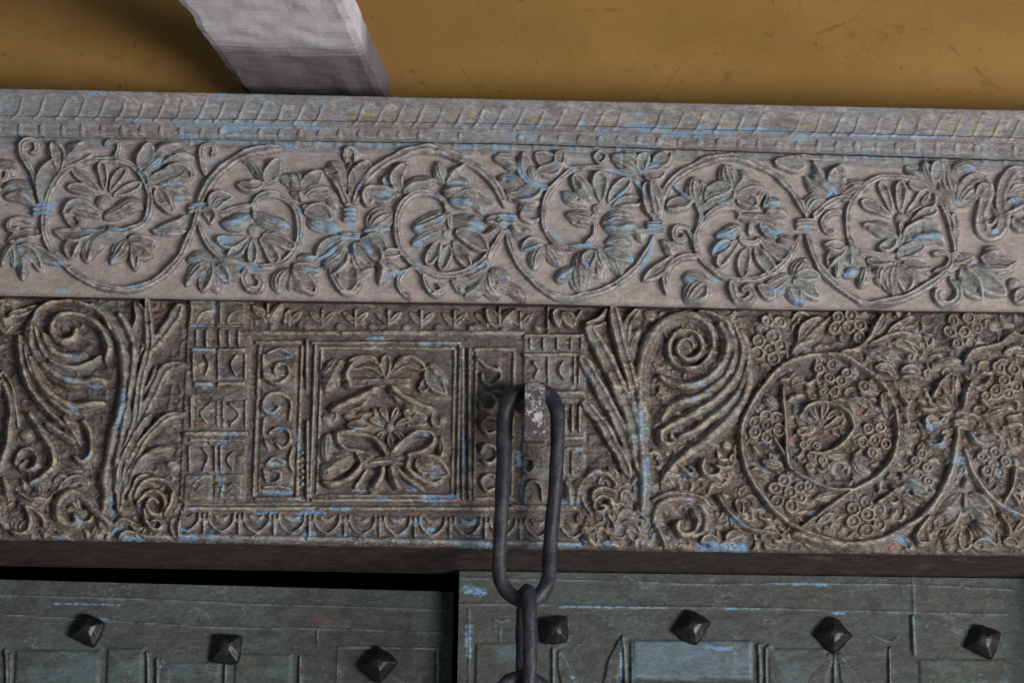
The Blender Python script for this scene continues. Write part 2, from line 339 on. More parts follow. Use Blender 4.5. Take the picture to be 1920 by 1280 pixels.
def mat_wall():
    t = NT('ochre_limewash'); a = t.noise((3, 3, 6), detail=5); b = t.noise((22, 22, 22), detail=6, rough=.6); f = t.noise((240, 240, 240), detail=3)
    col = t.mix(t.step(a, .35, .65), srgb(138, 106, 56), srgb(149, 116, 64)); col = t.mix(t.math('MULTIPLY', t.step(b, .45, .75), .35), col, srgb(132, 98, 54))
    st = t.step(t.noise((11, 11, 17), off=(4, 0, 3), detail=7, rough=.68), .60, .70); col = t.mix(t.math('MULTIPLY', st, .5), col, srgb(98, 78, 52))
    sp = t.step(t.noise((60, 60, 60), off=(1, 5, 9), detail=3), .66, .72); col = t.mix(t.math('MULTIPLY', sp, .5), col, srgb(88, 70, 48))
    col = t.mix(t.math('MULTIPLY', f, .22), col, srgb(120, 92, 56))
    vo = t.n('ShaderNodeTexVoronoi', {'Vector': t.vec((3.1, 3.1, 3.1), (.3, .7, .2)), 'Scale': 1.0}); vo.feature = 'DISTANCE_TO_EDGE'
    wob = t.math('ADD', vo.outputs['Distance'], t.math('MULTIPLY', t.math('SUBTRACT', t.noise((40, 40, 40), detail=5), .5), .05))
    ck = t.math('MULTIPLY', t.math('SUBTRACT', 1.0, t.step(wob, .0, .006)), t.step(a, .45, .6)); col = t.mix(t.math('MULTIPLY', ck, .45), col, srgb(84, 66, 44))
    return t.out(col, .85, t.math('ADD', t.math('MULTIPLY', b, 1.0), t.math('MULTIPLY', f, .25)), .5, .003, spec=.15)
def mat_joist():
    t = NT('whitewashed_timber'); m = t.noise((30, 14, 30), detail=7, rough=.66); f = t.noise((200, 200, 200), detail=4, rough=.7); g = t.noise((16, 220, 220), detail=4)
    col = t.mix(t.step(m, .32, .66), srgb(184, 181, 187), srgb(204, 202, 208)); col = t.mix(t.math('MULTIPLY', t.step(g, .5, .72), .2), col, srgb(160, 150, 148))
    col = t.mix(t.math('MULTIPLY', t.step(t.noise((18, 40, 18), off=(3, 2, 1), detail=6), .62, .7), .55), col, srgb(186, 164, 148))
    col = t.mix(t.math('MULTIPLY', t.step(f, .62, .7), .3), col, srgb(140, 130, 126))
    # the cornice's shade on the wall end, painted in with a ragged streaky border
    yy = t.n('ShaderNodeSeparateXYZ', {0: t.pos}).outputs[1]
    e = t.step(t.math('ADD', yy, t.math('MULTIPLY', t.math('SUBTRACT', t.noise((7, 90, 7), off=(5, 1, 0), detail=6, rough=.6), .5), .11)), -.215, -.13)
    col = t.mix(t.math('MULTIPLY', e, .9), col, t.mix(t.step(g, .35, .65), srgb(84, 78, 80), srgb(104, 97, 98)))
    return t.out(col, .8, t.math('ADD', t.math('MULTIPLY', m, 1.2), t.math('ADD', t.math('MULTIPLY', g, .7), t.math('MULTIPLY', f, .4))), .4, .002, spec=.2)
def mat_iron(name, c1, c2, rust, amt=.5, rough=.42, bd=.0022):
    t = NT(name); m = t.noise((45, 45, 45), detail=6, rough=.65); f = t.noise((420, 420, 420), detail=4)
    col = t.mix(t.step(m, .35, .65), c1, c2); col = t.mix(t.math('MULTIPLY', t.step(t.math('ADD', m, t.math('MULTIPLY', f, .3)), .68, .82), amt), col, rust)
    return t.out(col, t.math('ADD', rough-.1, t.math('MULTIPLY', m, .35)), t.math('ADD', t.math('MULTIPLY', m, 1.5), t.math('MULTIPLY', f, .5)), .6, bd, spec=.5)
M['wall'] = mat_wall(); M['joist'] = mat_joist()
M['iron'] = mat_iron('dark_wrought_iron', srgb(30, 30, 38), srgb(46, 46, 56), srgb(72, 60, 56), rough=.44, amt=.5)
M['stud'] = mat_iron('black_iron_stud', srgb(16, 15, 18), srgb(25, 23, 26), srgb(44, 36, 33), rough=.34, bd=.001)
def mat_staple():
    t = NT('chipped_white_on_iron'); m = t.noise((38, 38, 38), detail=9, rough=.72, off=(2.2, 0, .4)); f = t.noise((300, 300, 300), detail=4)
    z = t.n('ShaderNodeSeparateXYZ', {0: t.pos}).outputs[2]
    k = t.math('MULTIPLY', t.step(t.math('ADD', m, t.math('MULTIPLY', f, .2)), .58, .66), 1.0)
    lo = t.math('SUBTRACT', z, ZST); k = t.math('MULTIPLY', k, t.step(t.math('ADD', lo, t.math('MULTIPLY', m, .02)), .012, .018))
    col = t.mix(k, t.mix(m, srgb(52, 50, 56), srgb(96, 92, 98)), srgb(190, 184, 180)); return t.out(col, .6, t.math('ADD', t.math('MULTIPLY', k, .6), f), .6, .0012)
M['room_shade'] = old_wood('shaded_room_plaster', srgb(30, 29, 30), srgb(36, 34, 34), srgb(38, 36, 36), srgb(44, 42, 42), seed=12, blue=False, wearamt=.1, patch=.1, mott=.2, cool=srgb(32, 31, 33))  # near-black: the darkness of the unlit room is put into its colour
FRIEZE = '''
@0,265,4.2667
s 46 1591,560 1520,760 1430,940 1280,1090 1130,1165 950,1185 750,1140 600,1055 480,945 390,830 352,700 362,560 400,420 470,300 570,215 700,168 850,150 1000,170 1100,235 1170,340 1200,450 1190,580 1130,670 1000,720 830,735 680,725 560,715 440,720
n 150,105 340,552
p 82 790,400 690,310 590,235
p 86 835,372 830,280 815,188
p 82 885,390 940,300 1000,228
p 86 920,430 1020,390 1120,348
p 78 760,420 650,385 550,372
d 66 825,490
l 105 785,595 690,545 590,520 500,600
s 34 520,590 555,660 620,690 650,655 610,612
l 112 850,605 950,560 1060,505 1150,550
l 84 740,742 620,768 520,758 440,730
l 120 1000,745 860,752 760,815 708,965
l 110 1012,800 960,890 888,975
l 60 1060,860 1080,940 1085,1040
l 110 1050,790 1130,830 1245,800
l 90 1060,840 1140,900 1225,925
l 100 640,780 575,850 570,935
l 80 730,780 690,860 700,975
s 44 330,490 290,330 230,200 175,110 180,40 240,5 300,30 290,90 245,92
l 130 350,470 370,330 430,210 465,150
l 100 480,230 470,120 425,15
l 112 505,190 600,90 675,15
l 90 520,195 640,135 755,98
s 42 930,140 960,40 900,10 845,32
l 104 1130,200 1180,110 1205,25
l 92 250,405 130,350 15,400
l 92 270,505 170,432 35,450
s 36 -10,225 50,240 60,290 15,320
s 38 240,640 170,620 90,640 70,700 120,722 150,690
l 84 330,742 220,745 50,805
l 84 110,842 60,905 15,995
l 90 100,850 122,925 110,1005
l 104 140,850 190,960 185,1110
l 84 160,850 260,920 335,1045
l 92 180,840 300,900 495,992
l 80 0,180 70,200 110,280
@270,265,4.2667
n 160,90 440,540
s 46 430,620 480,760 560,880 680,960 850,1000 1000,1005 1130,960 1220,850 1245,700 1220,560 1140,470 1040,425 940,440 880,500 880,610
s 64 450,480 500,380 580,270 700,165 820,105 960,75 1120,62
l 86 970,335 920,220 850,150 765,148
l 120 990,312 1040,240 1075,155
l 92 940,352 850,372 745,350
l 104 1240,450 1200,330 1085,288
l 92 1268,450 1262,350 1230,255
l 112 560,548 600,470 705,448
s 42 850,520 720,545 620,590 570,555 590,490 650,480
l 112 830,600 740,655 622,665
l 104 900,590 1000,645 1175,692
p 92 820,770 720,812 595,792
p 86 830,800 760,870 685,925
p 82 870,800 870,880 868,975
p 92 940,790 1000,860 1055,965
p 92 960,750 1080,792 1195,855
d 24 860,780
d 24 940,776
d 24 982,730
d 50 872,705
s 52 830,1020 800,1100 840,1180 920,1182 940,1120 890,1080
l 112 1150,1030 1090,1110 1078,1205
l 60 1170,1040 1172,1120 1160,1185
l 112 1190,1040 1240,1120 1305,1205
l 90 80,360 30,310 8,235
l 132 60,345 190,290 345,230
l 80 30,225 100,170 150,118
l 70 150,185 270,120 405,132
l 112 180,262 300,250 375,292
l 80 110,372 210,355 315,328
l 112 120,392 240,400 375,455
l 104 110,402 170,500 235,575
s 42 490,260 460,150 470,60 540,40 570,80 535,112
l 84 100,95 190,60 285,28
s 40 80,720 200,735 330,722
l 70 330,602 270,650 110,700
l 70 480,562 540,600 532,665
l 92 540,960 440,930 345,950
l 104 530,980 430,1040 335,1155
l 104 530,1000 500,1090 468,1195
l 92 550,1000 555,1100 592,1205
l 92 600,990 690,1060 785,1082
l 80 600,1010 640,1070 680,1130
l 92 610,950 700,965 815,1000
d 40 575,955
@540,265,4.2667
n 95,120 500,590
n 160,72 500,765
s 44 500,510 500,350 500,180
d 40 500,100
s 32 468,158 455,100 500,62 545,100 532,158
l 136 470,370 400,260 352,172
l 136 530,370 590,260 648,172
s 58 470,500 420,390 370,300 295,232
s 62 540,490 570,410 630,310 720,220 830,150 950,100 1080,70 1200,80 1290,112 1410,160 1530,225 1620,310 1690,410 1732,520
l 92 390,525 330,440 260,430 165,470
l 104 120,462 180,350 275,245
l 100 100,440 60,340 20,270
l 92 115,472 190,405 330,380
l 112 150,572 250,570 345,622
l 112 190,642 260,662 400,705
s 36 125,530 230,540 310,575
l 112 640,505 665,425 780,440 865,410
l 132 660,685 740,620 845,568
l 60 612,722 700,715 825,705
l 104 430,790 330,835 228,945
l 92 452,832 400,930 265,1012
l 104 462,922 400,990 335,1065
p 150 490,930 486,1050 482,1195
s 42 355,1075 410,1170 470,1215 540,1192 595,1108
l 104 520,902 560,980 605,1045
l 92 560,1062 620,1050 685,1018
l 112 600,802 680,880 742,965
l 82 620,792 720,800 790,905
l 104 540,832 620,930 725,982
l 84 720,962 765,1040 728,1145
l 84 742,982 830,1040 915,1050
l 72 760,925 830,905 900,900
l 80 80,942 150,940 228,930
l 104 60,1012 160,1040 275,1042
l 132 60,1080 140,1130 215,1205
d 46 60,970
s 44 1720,730 1640,860 1530,990 1370,1065 1200,1070 1060,1010 950,940 890,830 868,700 880,590 930,490 1020,425 1140,420 1230,470 1270,560
l 82 890,392 870,300 965,168
l 62 900,382 890,290 995,248
l 112 930,402 1030,345 1178,322
l 92 870,392 810,345 785,295
s 48 940,1040 890,1100 900,1180 975,1245
s 48 1090,1080 1120,1170 1180,1222 1245,1190 1200,1148
s 28 930,1050 1010,1012 1085,1072
l 122 1260,602 1150,655 1005,705
l 112 1252,702 1120,765 995,825
@810,275,4.2667
l 132 170,592 280,622 405,645
l 122 212,692 330,742 445,835
p 104 182,782 230,862 292,955
p 104 132,802 110,882 78,975
p 92 62,762 20,842 -32,935
d 27 70,745
d 27 180,762
d 25 40,680
d 60 100,690
s 32 140,540 140,620 150,680
l 84 92,292 60,200 48,115
l 62 120,292 180,212 275,145
l 84 120,312 200,290 288,300
l 92 150,432 230,442 318,475
l 84 180,422 300,402 420,422 490,455
l 72 280,462 360,472 405,548
l 92 100,372 200,352 298,328
n 155,105 600,590
s 48 915,335 800,310 730,250 688,165
l 92 725,250 720,140 732,55
l 122 722,332 630,290 535,258
l 92 660,185 600,115 495,88
l 112 852,352 750,390 655,435
l 122 802,402 700,375 585,400
l 82 822,272 800,222 778,172
l 112 1020,150 940,130 825,68
l 82 1022,142 1022,92 1055,55
l 92 1010,172 930,202 842,200
s 32 915,150 1020,155 1155,190
s 50 600,680 640,830 720,970 830,1090 960,1185 1100,1212 1232,1188 1372,1150 1502,1080 1632,970 1722,840 1772,720
s 44 1770,580 1710,400 1620,270 1530,220 1420,190 1300,172 1130,190 1000,290 920,400 890,520 905,650 970,760 1080,810 1200,800 1330,810
s 38 740,500 718,560 790,602 855,580
l 82 700,502 770,462 855,452
l 82 640,632 700,690 788,680
l 72 540,642 470,702 405,722
l 72 560,602 490,590 430,602
s 38 545,715 500,800 465,880 440,960
l 82 440,952 380,962 305,992
l 92 420,992 300,1052 182,1072
l 112 420,1032 370,1132 262,1195
l 112 450,1032 470,1132 535,1195
l 92 470,1022 560,1112 725,1152
l 72 600,1132 680,1172 745,1225
l 92 480,1002 560,1032 628,1065
l 60 250,1172 200,1112 155,1068
l 82 870,772 790,782 715,825
l 104 880,802 830,892 818,978
l 92 920,802 980,872 1025,958
l 92 1130,972 1070,1022 995,1075
l 122 1170,932 1180,1042 1200,1165
l 82 1190,912 1240,962 1295,1045
l 110 1260,420 1200,330 1135,238
l 92 1230,462 1120,422 1045,358
l 112 1272,592 1180,572 1080,540
@1080,275,4.2667
p 114 200,420 195,330 190,238
p 104 270,430 330,352 415,285
p 92 310,470 400,442 505,438
p 104 120,422 50,332 -5,245
d 48 175,500
l 112 220,612 330,582 460,580
l 104 240,652 350,665 450,655 515,725
l 82 462,652 512,692 522,758
l 82 250,772 350,752 448,792
s 36 140,560 152,640 140,720 75,785
l 104 180,822 190,902 232,985
l 112 260,852 320,932 362,1035
l 92 240,832 340,872 458,915
l 92 130,862 92,922 98,980
l 82 160,932 170,1002 212,1048
l 112 20,872 40,1002 38,1138
n 145,92 640,640
l 122 640,562 585,422 560,292
l 90 655,545 650,420 600,270
s 58 670,565 680,440 740,310 830,225 930,165 1080,112 1250,92 1400,132 1552,195 1652,275 1742,375 1802,485 1840,560
s 22 140,90 190,45 240,90 190,138 142,95
d 26 190,92
l 122 500,202 420,132 285,88
l 92 520,212 600,172 668,150
l 92 522,202 530,122 575,72
l 92 560,232 640,242 708,198
l 104 640,132 700,112 748,68
s 28 780,310 870,400 950,450
l 104 960,442 938,352 950,252
l 82 980,432 1012,352 1002,272
l 112 1000,492 1080,432 1248,378
l 112 1050,422 1120,352 1238,338
l 112 900,442 820,462 730,492
s 36 960,470 1000,560 968,655
s 40 905,655 820,640 780,690 800,750 862,750 858,705
s 36 880,650 940,760 965,865
l 82 770,872 740,802 685,755
s 48 960,880 850,890 760,950 710,1050 722,1175
l 92 760,902 680,982 535,1075
l 112 1040,1092 960,1062 865,1048
l 132 1050,1082 970,1132 885,1238
l 92 1030,1132 980,1202 898,1238
s 44 1790,720 1700,890 1580,1000 1440,1060 1300,1070 1170,1040 1050,950 975,850 955,740 990,640 1060,550 1150,500 1250,495 1310,540
@1350,285,4.2667
l 84 150,520 300,540 430,545 530,570
s 36 245,570 240,665
s 42 160,690 185,725 240,738 295,725 320,690
p 104 140,722 60,802 -5,908
p 104 220,772 190,882 188,988
p 104 290,772 340,862 425,968
p 112 340,722 430,782 538,845
l 92 150,602 60,652 -38,675
l 92 330,592 410,642 508,665
l 92 480,702 540,722 608,732
l 92 70,742 0,782 -58,828
d 28 220,772
d 28 290,772
d 28 125,712
l 112 100,292 60,202 38,105
l 82 110,282 100,182 88,112
l 104 120,302 180,232 168,155
l 122 140,332 240,292 338,290
l 104 150,372 230,392 278,435
l 104 90,332 20,382 -40,392
s 42 290,440 330,340 370,320 380,380 345,445
l 92 370,422 430,412 478,408
l 92 380,472 450,482 538,502
n 155,95 690,580
l 122 930,322 930,222 985,112
l 92 880,332 800,252 735,188
l 72 870,292 820,222 738,75
l 82 860,352 750,292 675,195
l 122 980,342 1060,292 1198,268
s 52 755,520 850,430 960,370
l 112 700,475 750,405 838,388
l 112 665,112 560,102 435,90
s 44 960,372 1060,380 1125,338
s 42 960,480 870,500 820,570 860,640 935,640
s 52 700,680 750,830 830,970 950,1080 1080,1160 1180,1222 1332,1200 1480,1168 1622,1095 1762,1000 1852,918
l 92 990,772 900,842 865,928
l 92 1020,782 1000,852 1045,908
l 112 1040,742 1060,832 1148,895
l 82 980,762 910,762 832,750
l 92 1160,942 1150,1012 1118,1088
l 62 940,882 942,942 928,1018
l 72 1100,950 1040,970 975,992
l 92 530,992 440,1042 362,1075
l 92 540,1032 470,1092 372,1135
l 82 550,1062 570,1132 612,1208
l 92 600,1062 640,1122 642,1228
l 92 600,1042 700,1102 788,1178
l 92 590,982 640,922 688,852
l 92 610,1002 700,992 798,1002
d 42 560,1010
s 58 90,1060 120,1170 200,1202 260,1150 230,1090 180,1110
l 82 420,1162 360,1112 305,1075
@1620,290,4.2667
s 44 745,830 720,700 690,560 640,440 580,330 480,240 330,195 170,180 50,220 -60,330 -120,440 -130,560 -110,690 -40,770 80,800 200,812 290,790
d 56 290,515
p 94 290,440 292,340 290,242
p 74 220,450 180,340 135,232
p 84 350,460 430,390 498,302
p 84 200,490 100,432 -8,385
p 94 390,530 470,482 570,458
l 104 250,662 130,592 -10,558
l 112 330,642 450,592 592,568
l 104 340,692 460,672 580,660 648,725
d 24 225,468
d 24 365,485
d 24 405,540
s 42 290,560 300,650 268,752
l 92 240,692 180,742 122,752
l 122 280,812 370,772 478,725
s 42 560,800 640,790 690,830 660,910 555,942
l 122 240,882 210,992 232,1128
l 122 280,902 330,1002 332,1098
l 92 300,892 400,962 518,992
l 92 200,862 100,862 20,850
l 104 190,882 130,952 128,1038
l 92 330,872 430,892 548,902
l 84 530,222 500,142 478,62
l 104 560,212 582,142 592,72
l 132 700,305 670,222 660,122
l 84 510,232 420,172 322,105
l 72 500,282 430,262 352,238
l 122 600,292 650,352 708,428
l 92 540,332 510,402 520,448
d 34 552,258
s 54 722,490 732,640 735,790
s 88 760,385 800,265 880,195 958,215 985,300 955,400 930,520 950,610 1020,650 1090,605 1112,500 1090,380 1112,250 1180,150 1290,118
l 122 770,392 840,312 928,258
l 62 905,330 940,280 985,260
p 92 1010,420 1005,480 1000,555
l 92 715,135 800,108 888,132
l 112 1285,252 1200,262 1145,338
l 104 1285,382 1200,402 1122,465
l 92 1205,520 1232,572 1290,605
s 46 688,930 770,845 705,795
l 132 790,922 840,1032 935,1158
l 132 860,932 980,1032 1138,1125
l 104 880,902 1020,935 1208,918
l 92 950,832 1060,882 1228,850
l 104 730,885 800,862 880,820
d 58 1200,1040
l 104 1225,1165 1262,1122 1300,1100
s 52 700,1000 752,1090 740,1170 660,1202 590,1160 590,1100 640,1098
l 90 960,805 1030,790 1078,845
'''
FRIEZE_BLUE = '''
@0,265,4.2667
60 300,530 420,530
50 280,580 400,580
50 390,530 440,490
40 1120,240 1190,350
30 120,385
40 120,990
50 430,990 490,990
30 640,725 830,720
30 880,715 1020,720
40 895,930
50 1200,170 1270,180
40 1200,600
30 1040,1175 1130,1165
25 480,1185 540,1190
25 20,700
40 1240,700
@270,265,4.2667
40 380,525 500,535
60 50,180 130,170
30 170,370 300,340
40 270,465 310,465
25 240,640
30 90,700 130,700
40 540,150 580,160
60 620,680 720,670 800,610
70 590,800 680,780
50 940,600 980,600
50 1050,650 1150,680
30 1240,520 1250,590
30 1250,720 1235,790
40 390,960 440,960
40 780,1010
40 850,1020 900,1020
30 630,1095
40 930,30 1050,35
34 620,2 880,8
@540,265,4.2667
60 500,560 500,660
40 440,590
60 350,710 400,710
50 240,690 340,670
50 530,760
40 450,780
50 620,720 660,710
30 690,715 800,705
50 350,820 350,900 260,950
40 150,940 210,935
50 390,1000 430,980
40 490,870 510,920
50 620,810 660,900
50 720,440 820,430
30 90,530
25 100,590
25 100,730 85,800
50 1020,705 1060,705
40 1170,640 1240,620
50 1000,830 1060,830
40 1070,790 1130,780
30 1060,1000
40 800,1080 900,1060
40 150,1040 260,1045
40 800,325
30 580,405
40 1180,420
30 20,295
30 160,20 300,25
30 560,20 700,30
@810,275,4.2667
35 120,305 270,300
40 150,440 300,465
45 690,160 720,240 790,300 900,335
40 680,435 770,395
40 580,250 660,290
60 340,620 390,640
50 320,680 370,690
35 560,630 640,625
50 560,570 650,570
30 690,740
40 730,825 820,810
40 320,985 440,945
30 570,1055 610,1060
35 1000,930
35 1030,1040 1120,990
35 1020,370 1060,410
30 770,585
30 950,680 1060,780
40 1150,800 1270,795
30 1130,190
40 1240,950
25 960,150 1020,150
40 20,600 80,590
34 480,8 640,12
30 900,14 980,14
@1080,275,4.2667
40 280,210 420,250
35 470,290 560,390
40 290,415 370,380
40 250,545 310,520
50 240,660 450,660
50 270,610
50 570,655 690,660
40 640,620
35 625,720 605,800 570,900 510,990
45 550,170 650,160
30 130,175
30 520,210
40 790,315 850,385
60 1150,710 1240,715
70 1110,830 1200,800
45 870,1060 930,1090
40 1120,1050
50 1190,450
50 60,790
50 240,780
50 90,950
50 430,900
30 110,520
40 320,30 690,35
@1350,285,4.2667
50 0,670 90,670
60 0,780
50 370,440 450,410
50 400,655 490,640
40 340,610
40 680,230
60 900,340
50 990,985 1090,960
40 690,610
40 390,1120 490,1120
30 850,265
30 740,150
40 630,1200
30 960,760
30 1060,28 1280,30
@1620,290,4.2667
30 810,130 860,135
60 1180,370 1270,410
40 740,390
40 890,870
50 410,680 590,660
40 1040,630
40 270,745
30 60,12 130,14
40 220,18 460,22
@0,150,2.844
24 480,85 540,82
22 730,218 775,218
18 880,225 1360,240
30 960,290 1020,290
22 1180,255 1280,258
34 1170,328 1360,330
26 1000,325 1130,325
22 1060,190 1080,200
24 1290,200
24 1180,95
@440,150,2.844
30 0,330 110,330
20 0,240 300,248
30 30,205
22 330,235 500,255
26 130,350 320,355
30 60,290
24 110,95 150,98
20 400,340 560,345
20 720,345 980,345
24 1200,355 1310,352
@880,150,2.844
30 600,230
34 840,240 880,235
40 920,265 1070,250
34 1230,258
24 200,285 360,300
28 120,355 220,360
26 560,370
24 780,375 1020,380
30 340,240 400,235
20 690,275 730,275
@1200,150,2.844
34 0,260 150,255
30 310,257 360,260
26 420,258 490,262
34 550,268 750,272
24 0,378 100,380
24 120,285 500,285
@1480,150,2.844
14 230,295 880,310
14 0,305 200,300
24 350,405 500,405
24 560,410 700,415
16 940,488
16 1190,290
'''
GILD = '''
@1480,150,2.844
24 860,250 910,248
24 970,255 1020,255
24 1080,262 1120,262
20 560,250 600,250
18 100,240
@440,150,2.844
22 600,195 640,195
22 690,185 750,185
24 810,205 850,205
20 1130,195 1180,195
20 1270,190
@880,150,2.844
22 720,230 760,225
20 940,215 970,215
20 340,215 390,215
18 850,210
@1200,150,2.844
18 440,240 500,240
18 880,240 930,240
'''
